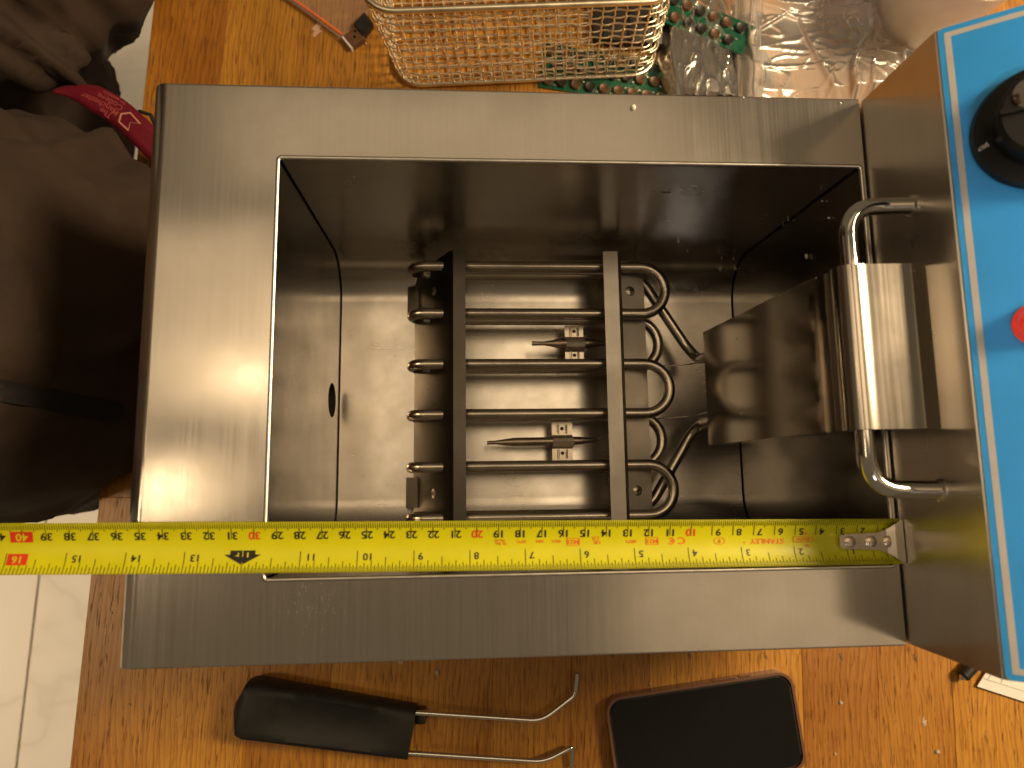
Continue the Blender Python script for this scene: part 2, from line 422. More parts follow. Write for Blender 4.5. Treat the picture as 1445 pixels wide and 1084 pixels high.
random.seed(5)
tb = root('workbench', 'worn oak workbench of glued staves under the steel fryer', 'table', (-48.3, 10, FZ))
E0 = (-48.9, 2.16)            # a point of the bench's left edge
SW = 6.17
def tpt(a, b): return rotp(a, b, E0)        # bench coordinates: a across the staves, b along
protos = {}
for i in range(17):
    b0 = -50-random.uniform(0, 45)
    if i == 0: cuts = [-52, 1.0, 75]
    elif i == 1: cuts = [-52, 75]
    else:
        cuts = [-52]; c = -52+random.uniform(20, 70)
        while c < 70: cuts.append(c); c += random.uniform(45, 75)
        cuts.append(75)
    for c0, c1 in zip(cuts, cuts[1:]):
        dz = random.uniform(-.02, .02)
        mb = MB().box(.004, SW-.004, c0+.004, c1-.004, -3.6, dz*.4, .03, 1)
        cx, cy = tpt(i*SW, 0)
        o = mb.build('stave', 'wood', tb, smooth=0, org=(0, 0, 0))
        o.location = (Vector((cx, cy, TZ))-ORG[tb.name])*S; o.rotation_euler = (0, 0, ang)
for a in (2, 98):
    for b in (-46, 66):
        x, y = tpt(a, b)
        MB().box(x-2.5 if a > 50 else x+.5, x+2.5 if a > 50 else x+5.5, y-2.5, y+2.5, FZ, TZ-3.5, .3).build('leg', 'wood', tb)

rnd = random.Random(21)
for (x, y, rr, ml) in ((-33.3, 43.0, .9, 'blot'), (-25.6, -9.6, .4, 'chip'), (15.8, -15.5, .4, 'chip')):
    n_ = 14; MB().add([(x+rr*rnd.uniform(.25, 1.1)*math.cos(2*math.pi*i/n_)*.6, y+rr*rnd.uniform(.35, 1.2)*math.sin(2*math.pi*i/n_), TZ+.03) for i in range(n_)], [list(range(n_))]).build('paint_spot', ml, tb, smooth=0)
# ------------------------------------------------------------------ fryer body, top plate and tank
BL_, BR_, BF, BB = -35.75, .16, -3.75, 23.7      # outer edges of the plate
OL, OR_, OF, OB = -29.47, 0.0, -.10, 19.98        # opening
fr = root('deep_fryer', 'open stainless steel deep fryer with a deep empty rectangular tank', 'deep fryer', (-18, 10, TZ))
mb = MB()
bm = mb.bm
r = bmesh.ops.create_cube(bm, size=1)
for v in r['verts']: v.co = Vector(((BL_+BR_)/2+v.co.x*(BR_-BL_), (BF+BB)/2+v.co.y*(BB-BF), -1.4+v.co.z*2.8))
def ed(f): return [e for e in bm.edges if all(f(v.co) for v in e.verts)]
bmesh.ops.bevel(bm, geom=ed(lambda c: c.x < -30 and c.z > -.01), offset=.85, segments=8, affect='EDGES', profile=.5)
bmesh.ops.bevel(bm, geom=[e for e in bm.edges if all(v.co.z > -.001 for v in e.verts) and len({round(v.co.y, 3) for v in e.verts}) == 1], offset=.10, segments=2, affect='EDGES', profile=.5)
top = max((f for f in bm.faces if f.normal.z > .99 or f.calc_center_median().z > -.001), key=lambda f: f.calc_area())
bot = min(bm.faces, key=lambda f: f.calc_center_median().z)
outer = list(top.edges)
bmesh.ops.delete(bm, geom=[top, bot], context='FACES_ONLY')
def rrect(x0, x1, y0, y1, r, n=4):
    out = []
    for (cx, cy, a) in ((x1-r, y1-r, 0), (x0+r, y1-r, 90), (x0+r, y0+r, 180), (x1-r, y0+r, 270)):
        out += [(cx+r*math.cos(R(a+90*i/n)), cy+r*math.sin(R(a+90*i/n))) for i in range(n+1)]
    return out
hole = [bm.verts.new((x, y, 0)) for x, y in rrect(OL-.08, OR_+.06, OF-.08, OB+.08, .25)]
inner = [bm.edges.new((hole[i], hole[(i+1) % len(hole)])) for i in range(len(hole))]
bmesh.ops.triangle_fill(bm, edges=outer+inner, use_beauty=True, normal=(0, 0, 1))
M['tank_end'] = steel('tank_end_shaded_steel', 'Y', base=(.24, .22, .195), rough=.19, aniso=.4, wear=.6)  # same steel as the trough, with the end walls' shade put into the base
M['plate'] = steel('brushed_steel_top', 'Y', base=(.72, .675, .62), rough=.175, aniso=.55, wear=.4, wear_pts=[(x+18, y-10, 23, r_, a_) for x, y, r_, a_ in ((-27.2, -1.0, 2.6, 1.9), (-31.0, 14.8, 2.0, .6), (-5.2, -.7, 1.7, .3), (-12, 21, 1.5, .4), (-30.5, 18.6, 1.2, .4), (-8, 20.6, 1.0, .4))])
mb.build('top_plate', 'plate', fr, wn=True)
# rolled rim round the opening
pts = [(x, y, -.075) for x, y in rrect(OL, OR_, OF, OB, .2)]
MB().tube(pts, .10, 8, closed=True).build('rim', 'rim', fr, smooth=80)
MB().box(BL_+.5, BR_-.3, BF+.35, BF+.47, -20.2, -2.6).build('front_panel', 'body', fr, wn=True)
MB().box(BL_+.5, BR_-.3, BB-.47, BB-.35, -20.2, -2.6).build('rear_panel', 'body', fr, wn=True)
MB().box(BL_+.35, BL_+.48, BF+.3, BB-.3, -20.2, -2.6).build('end_panel', 'body', fr, wn=True)
MB().box(BR_-.10, BR_-.01, BF+.3, BB-.3, -20.2, -2.6).build('end_panel', 'body', fr, wn=True)
MB().box(BL_+.4, BR_-.2, BF+.3, BB-.3, -20.5, -20.2).build('base_plate', 'body', fr, wn=True)
for x in (BL_+3, BR_-3):
    for y in (BF+3, BB-3):
        MB().lathe([(1.4, TZ), (1.5, TZ+.3), (1.2, -20.4)], (x, y, 0), n=20).build('foot', 'blackp', fr)
TD, CR = -16.5, 3.0            # tank floor, cove radius
def tank_prof(o=0):
    pr = [(OF-o, -.05), (OF-o, TD+CR)]
    pr += [(OF-o+(CR+o)*(1-math.cos(R(9*i))), TD+CR-(CR+o)*math.sin(R(9*i))) for i in range(1, 11)]
    pr += [(OB+o-(CR+o)*(1-math.cos(R(9*i))), TD+CR-(CR+o)*math.sin(R(9*i))) for i in range(10, 0, -1)]
    return pr+[(OB+o, TD+CR), (OB+o, -.05)]
# the tank: one sheet bent into a trough, and two flat ends
mb = MB(); pa = tank_prof()
rows = [[mb.bm.verts.new((x+(0.0 if k == 0 else (-.5*(-z)/16.5)), y, z)) for (y, z) in pa] for k, x in enumerate((OL, OR_))]
for i in range(len(pa)-1): mb.bm.faces.new((rows[0][i], rows[1][i], rows[1][i+1], rows[0][i+1]))
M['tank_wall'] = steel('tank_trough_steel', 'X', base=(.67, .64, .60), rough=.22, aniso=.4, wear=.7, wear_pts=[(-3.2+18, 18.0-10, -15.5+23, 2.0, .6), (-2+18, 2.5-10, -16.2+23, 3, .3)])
mb.build('tank_trough', 'tank_wall', fr, recalc=False)
DY, DZ, DR = 9.6, -14.15, 1.08
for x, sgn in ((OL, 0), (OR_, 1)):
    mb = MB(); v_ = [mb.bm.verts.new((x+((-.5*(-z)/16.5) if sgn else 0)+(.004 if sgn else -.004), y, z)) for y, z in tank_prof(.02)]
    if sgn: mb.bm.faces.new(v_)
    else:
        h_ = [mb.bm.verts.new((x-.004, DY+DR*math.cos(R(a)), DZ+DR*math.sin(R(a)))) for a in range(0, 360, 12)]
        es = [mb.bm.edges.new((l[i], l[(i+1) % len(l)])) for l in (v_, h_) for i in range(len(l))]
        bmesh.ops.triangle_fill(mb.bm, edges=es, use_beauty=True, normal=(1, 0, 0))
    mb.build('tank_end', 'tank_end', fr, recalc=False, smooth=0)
    # weld bead along the seam
    w = [(x+((-.5*(-z)/16.5)-.02 if sgn else .02), y, z) for y, z in tank_prof(-.02)]
    MB().tube(w, .055, 5).build('weld_seam', 'dark', fr)
# drain port in the far-left end
mb = MB()
for i in range(30):
    a0, a1 = R(12*i), R(12*(i+1))
    for (r0, x0, r1, x1) in ((DR+.08, OL+.01, DR, OL+.03), (DR, OL+.03, DR, OL-1.6)):
        mb.add([(x0, DY+r0*math.cos(a0), DZ+r0*math.sin(a0)), (x0, DY+r0*math.cos(a1), DZ+r0*math.sin(a1)), (x1, DY+r1*math.cos(a1), DZ+r1*math.sin(a1)), (x1, DY+r1*math.cos(a0), DZ+r1*math.sin(a0))], [(0, 1, 2, 3)])
mb.add([(OL-1.6, DY+DR*math.cos(R(a)), DZ+DR*math.sin(R(a))) for a in range(0, 360, 12)], [list(range(30))])
mb.build('drain_pipe', 'dark', fr, recalc=False)

# ------------------------------------------------------------------ control head with heating element
WX = .26                        # its front wall
hd = root('control_head', 'lift-out steel control head with blue panel, heating coil and carrying handle', 'control head', (6, 10, -8))
th = math.atan2(1.82, 2.71); ct, st_ = math.cos(th), math.sin(th)
HY0, HY1 = -3.62, 23.48
PL = 11.0
mb = MB()
poly = [(WX, -8), (WX, 5.72), (WX+PL*ct, 5.72+PL*st_), (WX+PL*ct+3, 5.72+PL*st_), (WX+PL*ct+3, -8)]
mb.prism(poly, lambda a, b: (a, HY0, b), lambda a, b: (a, HY1, b))
bmesh.ops.bevel(mb.bm, geom=[e for e in mb.bm.edges if len({round(v.co.y, 2) for v in e.verts}) == 2 and all(abs(v.co.x-WX) < .01 for v in e.verts) and e.verts[0].co.z > 0], offset=.08, segments=2, affect='EDGES')
mb.build('housing', 'head', hd, wn=True)
def pp(s, y, h=0): return Vector((WX+s*ct-h*st_, y, 5.74+s*st_+h*ct))   # point on the slanted panel
def pslab(mb, s0, s1, y0, y1, h0, h1, rad=.15):
    mb.prism(rrect(s0, s1, y0, y1, rad, 3), lambda a, b: pp(a, b, h0), lambda a, b: pp(a, b, h1)); return mb
bp = pslab(MB(), .05, PL-.1, HY0+.02, HY1-.02, 0, .05, .25).build('panel', 'blue', hd)
mb = MB()
o1 = rrect(.28, PL-.35, HY0+.26, HY1-.26, .06, 2); o2 = rrect(.52, PL-.6, HY0+.49, HY1-.49, .04, 2)
n = len(o1)
mb.add([pp(a, b, .056) for a, b in o1]+[pp(a, b, .056) for a, b in o2], [(i, (i+1) % n, n+(i+1) % n, n+i) for i in range(n)])
mb.build('border_stripe', 'stripe', bp, smooth=0)
kc = (3.42, 18.0); nrm = Vector((-st_, 0, ct))
kn = MB().lathe([(2.62, 0), (2.66, .12), (2.55, .34), (2.0, .5), (1.95, .55)], pp(*kc, .06), nrm, 48).build('knob', 'knob', hd, smooth=35)
MB().lathe([(1.95, .5), (1.88, 1.5), (1.7, 1.66), (0, 1.7)], pp(*kc, .06), nrm, 48).build('grip', 'knob', kn, smooth=35)
MB().lathe([(.62, 1.7), (.62, 1.85), (.45, 1.98), (0, 2.02)], pp(kc[0]-.7, kc[1]+.75, .06), nrm, 32).build('cap', 'chrome', kn, smooth=35)
mb = MB(); c_ = pp(kc[0]-.95, kc[1]-.1, .06)
mb.prism([(-.8, -.10), (.8, -.10), (.8, .10), (-.8, .10)], lambda a, b: pp(kc[0]-.95+a, kc[1]+.25+b, .06+1.6), lambda a, b: pp(kc[0]-.95+a, kc[1]+.25+b, .06+1.84))
mb.build('pointer_ridge', 'knob', kn, smooth=0)
V, F = textgeo('off', .42, .012)
mb = MB()
def kt(v):                        # reads towards the knob's middle
    a, b = v.x, v.y
    return pp(kc[0]-2.22+a*.93+b*.3, kc[1]-.42+b*.95-a*(-.35), .06+.42+.20*(a+.3)*.5)
mb.add([kt(v) for v in V], F); mb.build('off_mark', 'white', kn, smooth=0)
MB().lathe([(.07, .0), (0, .03)], pp(kc[0]-1.78, kc[1]-.22, .06+.54), nrm, 10).build('dot_mark', 'white', kn)
lp = MB().lathe([(.86, 0), (.86, .10), (.78, .16)], pp(2.32, 10.05, .05), nrm, 32).build('indicator_lamp', 'red', hd, smooth=60)
MB().lathe([(.74, .10), (.70, .32), (.52, .52), (.25, .63), (0, .66)], pp(2.32, 10.05, .05), nrm, 32).build('lens', 'red', lp, smooth=80)
V, F = textgeo('ON', 1.0, .02)
MB().add([pp(2.52+v.y, 11.75-v.x, .058) for v in V], F).build('lamp_mark', 'white', bp, smooth=0)

# carrying handle: one bent rod
hz = 3.2
pts = fillet([(WX-.05, 16.5, hz), (-2.95, 16.4, hz), (-2.95, 3.62, hz), (WX-.05, 3.55, hz)], 1.5, 8)
MB().tube(pts, .40, 20).build('handle', 'chrome', hd, smooth=60)
for y in (16.5, 3.55):
    MB().lathe([(.50, -.05), (.50, .12), (.41, .18)], (WX, y, hz), (-1, 0, 0), 24).build('handle_collar', 'head', hd)
# sheet cover that hooks over the handle and hangs down into the tank
roll = [(WX, 3.66), (-.60, 3.98), (-.68, 3.985), (-2.6, 3.87)]
roll += [(-3.03+.78*math.cos(R(a)), 3.12+.78*math.sin(R(a))) for a in range(75, 211, 15)]
roll += [(-3.62, 2.45), (-3.80, 2.25), (-4.02, 1.2), (-4.75, -8.0), (-4.98, -10.55)]
cv = MB().sheet([(x, z) for x, z in roll], 6.18, 13.5, -.10, ny=1).build('coil_cover', 'cover', hd, smooth=35, wn=True)
for y0, y1 in ((6.18, 6.27), (13.41, 13.5)):
    MB().prism([(-3.9, 1.9), (-4.0, 1.1), (-4.7, -8.0), (-4.9, -10.45), (-3.4, -10.2), (-2.6, 1.9)], lambda a, b: (a, y0, b), lambda a, b: (a, y1, b)).build('side_flange', 'cover', cv, smooth=0)
# scratch dashes on the cover
random.seed(3)
for y, x0, x1 in ((6.62, -2.0, -.75), (13.15, -1.55, -.55)):
    mb = MB(); x = x0
    while x < x1:
        w = random.uniform(.05, .14); mb.box(x, x+w, y-.010, y+.010, 3.85, 3.985+.06*(x+.68)); x += w+random.uniform(.01, .05)
    mb.build('scratch_line', 'bracket_lit' if False else 'stripe', cv, smooth=0)

# heating element: upper and lower runs of one long tube
ZU, ZL = -12.3, -14.2
RY = [18.4, 15.15, 11.72, 8.39, 5.0, 1.74]
XL_, XR_ = -23.1, -8.5
tr_ = .36
path = []
def P_(x, y, z): path.append(Vector((x, y, z)))
cover_in = [(-4.3, 12.25, -7.0), (-4.3, 12.25, -13.0)]
lead_a = fillet([(-4.25, 12.15, -6.0), (-4.3, 12.2, -13.6), (-4.9, 13.2, -14.2), (-7.9, 18.0, -14.2), (-9.4, 18.4, -14.2), (-12, 18.4, -14.2)], [0, 1.2, .8, 1.4, .9, 0], 6)
path += lead_a
for i in range(6):
    y = RY[i]
    up = [(XL_+0, y, ZL), (XL_+0, y, ZU)]
    mid = ((ZU+ZL)/2); rr = (ZU-ZL)/2
    lower_then_upper = (i % 2 == 0)
    a = arc((XL_, y, mid), rr, -90, -270, 10, lambda c, s_: Vector((c*1.0, 0, s_)))
    path += a if lower_then_upper else a[::-1]
    z = ZU if lower_then_upper else ZL
    if i < 5:
        y2 = RY[i+1]; rc = (y-y2)/2
        xr = XR_ if lower_then_upper else XR_-.15
        path += arc((xr, (y+y2)/2, z), rc, 90, -90, 14, lambda c, s_: Vector((c, s_, 0)))
lead_b = fillet([(-12, 1.74, -14.2), (-9.6, 1.74, -14.2), (-7.9, 2.3, -14.2), (-4.9, 7.1, -14.2), (-4.3, 7.75, -13.6), (-4.25, 7.8, -6.0)], [0, .9, 1.4, .8, 1.2, 0], 6)
path += lead_b
MB().tube(path, tr_, 14).build('heating_coil', 'tube', hd, smooth=80)
# splayed bracket plates that carry the coil
def bracket(xi, xo, foot, sgn, knee=None):
    """top flange from xi to xo, web down and outwards to foot"""
    pr = [(xi, -11.05), (xo-sgn*.10, -11.0), (xo+sgn*.05, -11.15)]+(list(knee) if knee else [])+[(foot, TD+.1)]
    bk = MB().sheet(pr, 1.15, 19.05, -.12*sgn).build('bracket', 'bracket' if sgn < 0 else 'bracket_lit', hd, smooth=30)
    A = Vector((knee[0][0], 0, knee[0][1])) if knee else Vector((xo+sgn*.05, 0, -11.15)); B = Vector((knee[1][0], 0, knee[1][1])) if knee else Vector((foot, 0, TD+.1))
    d = (B-A).normalized(); nn = Vector((d.z, 0, -d.x)) if d.z*sgn > 0 else Vector((-d.z, 0, d.x))
    for y in (16.95, 3.3):
        p = A+(B-A)*(.5 if knee else .42)+Vector((0, y, 0))
        sw = MB().lathe([(.36, 0), (.36, .08), (.24, .17), (0, .21)], p, nn, 20).build('screw', 'clip', bk, smooth=50)
        c0 = p+nn*.205; u = Vector((0, 1, 0)); w = nn.cross(u); mb = MB()
        for q, e in ((u, w), (w, u)):
            mb.add([c0+q*.16+e*.035, c0+q*.16-e*.035, c0-q*.16-e*.035, c0-q*.16+e*.035], [(0, 1, 2, 3)])
        mb.build('slot', 'dark', sw, smooth=0)
        if sgn < 0:                # foot tab on the outer side
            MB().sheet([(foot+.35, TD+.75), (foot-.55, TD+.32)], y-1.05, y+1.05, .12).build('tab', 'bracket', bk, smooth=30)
M['bracket_lit'] = steel('bracket_lit_steel', 'Y', base=(.60, .57, .53), rough=.40, aniso=.2, wear=.9)  # same bracket steel; the right bracket's light is put into the base
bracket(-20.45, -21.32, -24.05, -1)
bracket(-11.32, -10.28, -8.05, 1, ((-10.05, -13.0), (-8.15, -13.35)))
# two sensing bulbs clipped between the runs
def bulb(pts, rads, cx0, cx1, cy0, cy1, z, capt):
    b_ = MB().tube(pts, rads, 14).build('sensing_bulb', 'bulb', hd, smooth=60)
    ym = (pts[2][1]); rr = max(rads)+.06
    prof = [(cy0, z-.38), (ym-rr-.12, z-.38), (ym-rr, z-.2)]+[(ym-rr*math.cos(R(a)), z+rr*math.sin(R(a))) for a in (20, 50, 90, 130, 160)]+[(ym+rr, z-.2), (ym+rr+.12, z-.38), (cy1, z-.38)]
    mb = MB()
    rows = [[mb.bm.verts.new((x, y, zz+d)) for (y, zz) in prof] for x in (cx0, cx1) for d in (0, -.07)]
    k = len(prof)
    for i in range(k-1):
        a, b2, c, d = rows
        mb.bm.faces.new((a[i], c[i], c[i+1], a[i+1])); mb.bm.faces.new((b2[i], b2[i+1], d[i+1], d[i]))
        mb.bm.faces.new((a[i], a[i+1], b2[i+1], b2[i])); mb.bm.faces.new((c[i], d[i], d[i+1], c[i+1]))
    for e in (0, k-1): mb.bm.faces.new((rows[0][e], rows[1][e], rows[3][e], rows[2][e]))
    cl = mb.build('bulb_clip', 'clip', b_, smooth=30)
    for yy in ((cy0+ym-rr)/2, (cy1+ym+rr)/2):
        for q in (.3, .7):
            x = cx0+(cx1-cx0)*q
            MB().tube([(x, yy-.30, z-.33), (x, yy+.30, z-.33)], .075, 6).build('rib', 'clip', b_, smooth=60)
        MB().lathe([(.13, 0), (.05, .07), (0, .07)], ((cx0+cx1)/2, yy+.05, z-.36), n=10).build('spot_weld', 'copper', b_)
    MB().tube(capt, .05, 6).build('capillary', 'clip', b_, smooth=60)
bz = -13.75
bulb([(-15.9, 13.4, bz), (-15.1, 13.4, bz), (-14.6, 13.4, bz), (-14.0, 13.4, bz), (-11.9, 13.4, bz), (-11.2, 13.4, bz), (-10.7, 13.4, bz)],
     [.16, .14, .22, .36, .36, .22, .12], -13.55, -12.25, 12.2, 14.75, bz,
     fillet([(-10.8, 13.4, bz), (-9.0, 12.6, bz), (-7.2, 11.9, -14.6), (-4.6, 12.0, -14.4), (-4.2, 11.9, -8)], .8, 5))
bulb([(-19.05, 6.6, bz), (-18.5, 6.62, bz), (-17.8, 6.63, bz), (-17.2, 6.64, bz), (-13.0, 6.68, bz), (-12.2, 6.7, bz), (-11.5, 6.72, bz)],
     [.13, .13, .22, .29, .29, .2, .08], -14.6, -13.2, 5.35, 8.0, bz,
     fillet([(-11.6, 6.72, bz), (-10.6, 7.1, -13.6), (-9, 8.0, -13.4), (-7.0, 8.2, -14.5), (-4.6, 8.35, -14.3), (-4.2, 8.4, -8)], .9, 5))

# ------------------------------------------------------------------ tape measure
tm = root('tape_measure', 'yellow steel measuring tape laid across the fryer rim, hook against the head', 'tape measure', (-20, 1.2, .05))
KEND = 58.0
def tw(k):                       # (top edge, bottom edge) of the blade at k cm from the hook
    k2 = min(k, 42.0)
    return 2.13+.0118*k, .07+.0015*k2+.00018*k2*k2+max(0, k-42)*.016
def TP(k, d, h=0):               # d: cm down from the upper edge, in a blade 2.5 wide when flat
    t, b = tw(k); w = t-b; q = d/2.5; y = t-w*q; e = 2*q-1
    crown = .62*math.sqrt(max(.02, 1-min(1, w/2.52)**2))
    return Vector((.12-k, y, .06+crown*e*e*1.0+h))
mb = MB(); nk = 58; nd = 12
vt = [[mb.bm.verts.new(TP(KEND*i/nk, 2.5*j/nd)) for j in range(nd+1)] for i in range(nk+1)]
for i in range(nk):
    for j in range(nd): mb.bm.faces.new((vt[i][j], vt[i+1][j], vt[i+1][j+1], vt[i][j+1]))
bl = mb.build('blade', 'yellow', tm, smooth=80, recalc=False, solid=.03)
PH = .012
def tquad(mb, k, w, d0, d1, slant=0):
    n = 3
    for i in range(n):
        a, b = d0+(d1-d0)*i/n, d0+(d1-d0)*(i+1)/n
        mb.add([TP(k-w/2, a, PH), TP(k+w/2, a, PH), TP(k+w/2, b, PH), TP(k-w/2, b, PH)], [(0, 1, 2, 3)])
mb = MB()
for i in range(3, 475):
    k = i/10
    if i % 10 == 0: tquad(mb, k, .035, 0, .86 if i >= 30 else .78)
    elif i % 5 == 0: tquad(mb, k, .03, 0, .42)
    else: tquad(mb, k, .034, 0, .33)
mb.build('millimetre_ticks', 'ink', tm, smooth=0)
mb = MB()
for i in range(6, 32*18):
    k = i*2.54/32
    if k > 47: break
    ln = 1.02 if i % 32 == 0 else .70 if i % 16 == 0 else .52 if i % 8 == 0 else .42 if i % 4 == 0 else .32 if i % 2 == 0 else (.24 if i < 384 else 0)
    if ln: tquad(mb, k, .032 if i % 2 == 0 else .02, 2.5-ln, 2.5)
mb.build('inch_ticks', 'ink', tm, smooth=0)
def ttext(s, k, d, size, mat, name='numeral', bold=.02, wide=1.0, h=.004):
    V, F = textgeo(s, size, bold*size)
    MB().add([TP(k+v.x*wide, d+v.y, PH+h) for v in V], F).build(name, mat, tm, smooth=0)
for n_ in range(1, 48):
    red = n_ % 10 == 0
    if n_ < 10: ttext(str(n_), n_-.30, .66, .52, 'ink')
    elif n_ == 40:
        mb = MB()
        for i in range(3): mb.add([TP(k, d, PH) for k, d in ((39.56+.0, .42+.18*i), (40.52, .42+.18*i), (40.52, .60+.18*i), (39.56, .60+.18*i))], [(0, 1, 2, 3)])
        mb.build('red_box', 'inkred', tm, smooth=0); ttext('40', 40.04, .69, .52, 'yellow')
    else: ttext(str(n_), n_-.02, .66, .54, 'inkred' if red else 'ink')
for n_ in range(1, 19):
    k = n_*2.54
    if n_ in (12,): continue
    if n_ == 16:
        mb = MB()
        for i in range(3): mb.add([TP(kk, d, PH) for kk, d in ((k-.92, 1.52+.18*i), (k-.06, 1.52+.18*i), (k-.06, 1.70+.18*i), (k-.92, 1.70+.18*i))], [(0, 1, 2, 3)])
        mb.build('red_box', 'inkred', tm, smooth=0); ttext('16', k-.49, 1.79, .48, 'yellow')
    else: ttext(str(n_), k-(.30 if n_ < 10 else .48), 1.76, .48, 'ink')
# foot arrow
k = 30.48
mb = MB()
ar = [(-.55, 1.42), (.55, 1.42), (.55, 1.62), (.82, 1.62), (.0, 2.12), (-.82, 1.62), (-.55, 1.62)]
mb.add([TP(k+a, d, PH+.004) for a, d in ((-.55, 1.42), (.55, 1.42), (.55, 1.62), (-.55, 1.62), (.82, 1.62), (0, 2.12), (-.82, 1.62))], [(0, 1, 2, 3), (3, 2, 5), (2, 4, 5), (6, 3, 5)])
mb.build('foot_arrow', 'ink', tm, smooth=0)
ttext('1', k-.22, 1.66, .44, 'yellow', 'foot_mark', h=.010); ttext('F', k+.24, 1.66, .40, 'yellow', 'foot_mark', h=.010)
mb = MB(); tquad(mb, k, .03, 1.42, 2.1); o = mb.build('foot_line', 'yellow', tm, smooth=0); o.location.z += .0001
for s, k, d, sz in (('STANLEY', 6.35, 1.18, .40), ('\u00ae', 7.45, 1.24, .14), ("8m/26'", 4.62, 1.12, .24), ('cm', 4.55, .80, .26), ('in', 4.45, 1.48, .28), ('II', 8.65, 1.15, .30),
                    ('C', 10.45, 1.10, .52), ('\u20ac', 10.92, 1.10, .50), ('M23', 11.85, 1.12, .30), ('0071', 12.85, 1.12, .26), ('UK', 14.45, 1.16, .26), ('CA', 14.50, .94, .26), ('M23', 15.55, 1.12, .30),
                    ('0521', 16.35, 1.08, .22), ('20\u00b0C', 17.95, 1.08, .22), ('50N', 17.1, 1.08, .20), ('EL 8m', 18.9, 1.18, .20), ('No.30', 18.95, 1.02, .18)):
    ttext(s, k, d, sz, 'inkorange', 'print', .015)
def tframe(k0, k1, d0, d1, w=.03, oval=False):
    mb = MB()
    if oval:
        n = 20; c = ((k0+k1)/2, (d0+d1)/2)
        pts = [[TP(c[0]+math.cos(2*math.pi*i/n)*((k1-k0)/2-q), c[1]+math.sin(2*math.pi*i/n)*((d1-d0)/2-q), PH+.004) for i in range(n)] for q in (0, w)]
        mb.add(pts[0]+pts[1], [(i, (i+1) % n, n+(i+1) % n, n+i) for i in range(n)])
    else:
        for a, b, c, d in ((k0, k1, d0, d0+w), (k0, k1, d1-w, d1), (k0, k0+w, d0, d1), (k1-w, k1, d0, d1)):
            mb.add([TP(a, c, PH+.004), TP(b, c, PH+.004), TP(b, d, PH+.004), TP(a, d, PH+.004)], [(0, 1, 2, 3)])
    mb.build('print', 'inkorange', tm, smooth=0)
tframe(4.15, 5.10, .95, 1.28); tframe(11.55, 12.15, .92, 1.32); tframe(15.25, 15.85, .92, 1.32); tframe(8.38, 8.92, .94, 1.36, .03, True)
# end hook with three rivets
prof = [(2.92, .28), (2.80, .38), (2.2, .43), (1.05, .48), (.62, .66), (.30, .95), (.10, 1.12), (0.0, 1.22), (-.10, 1.22), (-.10, -1.22), (0.0, -1.22), (.10, -1.12), (.30, -.95), (.62, -.66), (1.05, -.48), (2.2, -.43), (2.80, -.38), (2.92, -.28)]
mb = MB()
def HK(k, e, h): 
    p = TP(max(0, k), 1.25+e, 0)
    return Vector((.12-k, p.y, .16+h+(.20 if abs(e) > .9 else 0)))
top_ = [HK(k, e, .10) for k, e in prof]; bot_ = [HK(k, e, .02) for k, e in prof]; n = len(prof)
h2 = n//2
va = [mb.bm.verts.new(p) for p in top_]; vb = [mb.bm.verts.new(p) for p in bot_]
for i in range(h2-1):
    j = n-1-i
    mb.bm.faces.new((va[i], va[i+1], va[j-1], va[j])); mb.bm.faces.new((vb[i], vb[j], vb[j-1], vb[i+1]))
for i in range(n): mb.bm.faces.new((va[i], vb[i], vb[(i+1) % n], va[(i+1) % n]))
hk = mb.build('hook', 'hook', tm, smooth=30)
MB().box(.13, .21, tw(0)[1]+.25, tw(0)[0]-.25, -.9, .30, .03, 1).build('hook_lip', 'hook', hk, smooth=30)
for k in (2.45, 1.42, .55):
    p = HK(k, .02, .10); MB().lathe([(.27, -.02), (.27, .05), (.20, .09), (0, .10)], p, n=20).build('rivet', 'rivet', hk, smooth=40)

# ------------------------------------------------------------------ wire fry basket behind the fryer
bk = root('fry_basket', 'gilt wire mesh fry basket standing behind the fryer', 'basket', (-14.5, 47, TZ))
ba = R(4.2); bc = Vector((-15.5, 46.6, 0))
def BW(a, b, z):
    a -= .13*z
    return Vector((bc.x+a*math.cos(ba)-b*math.sin(ba), bc.y+a*math.sin(ba)+b*math.cos(ba), TZ+z))
BH = 10.1
def bring(z):                    # half sizes at height z (slightly flared)
    f = z/BH; return 11.4+.2*f, 8.1+.3*f, 2.2+.2*f
def bloop(z, n=14):
    a, b, r = bring(z); out = []
    for (cx, cy, a0) in ((a-r, b-r, 0), (-a+r, b-r, 90), (-a+r, -b+r, 180), (a-r, -b+r, 270)):
        out += [(cx+r*math.cos(R(a0+90*i/n)), cy+r*math.sin(R(a0+90*i/n))) for i in range(n+1)]
    return out
z0 = .35
MB().tube([BW(x, y, z0) for x, y in bloop(z0, 8)], .20, 8, closed=True).build('base_wire', 'wire', bk, smooth=80)
MB().tube([BW(x, y, BH) for x, y in bloop(BH, 8)], .24, 8, closed=True).build('top_wire', 'wire', bk, smooth=80)
def perimeter_pt(z, t):
    pts = bloop(z, 8); n = len(pts); seg = []; tot = 0
    for i in range(n):
        d = math.dist(pts[i], pts[(i+1) % n]); seg.append((tot, d)); tot += d
    u = (t % 1)*tot
    for i, (s0, d) in enumerate(seg):
        if u <= s0+d+1e-9:
            f = (u-s0)/d if d else 0; a, b = pts[i], pts[(i+1) % n]; return a[0]+(b[0]-a[0])*f, a[1]+(b[1]-a[1])*f
    return pts[0]
wr = .075
nv = 84
mb = MB()
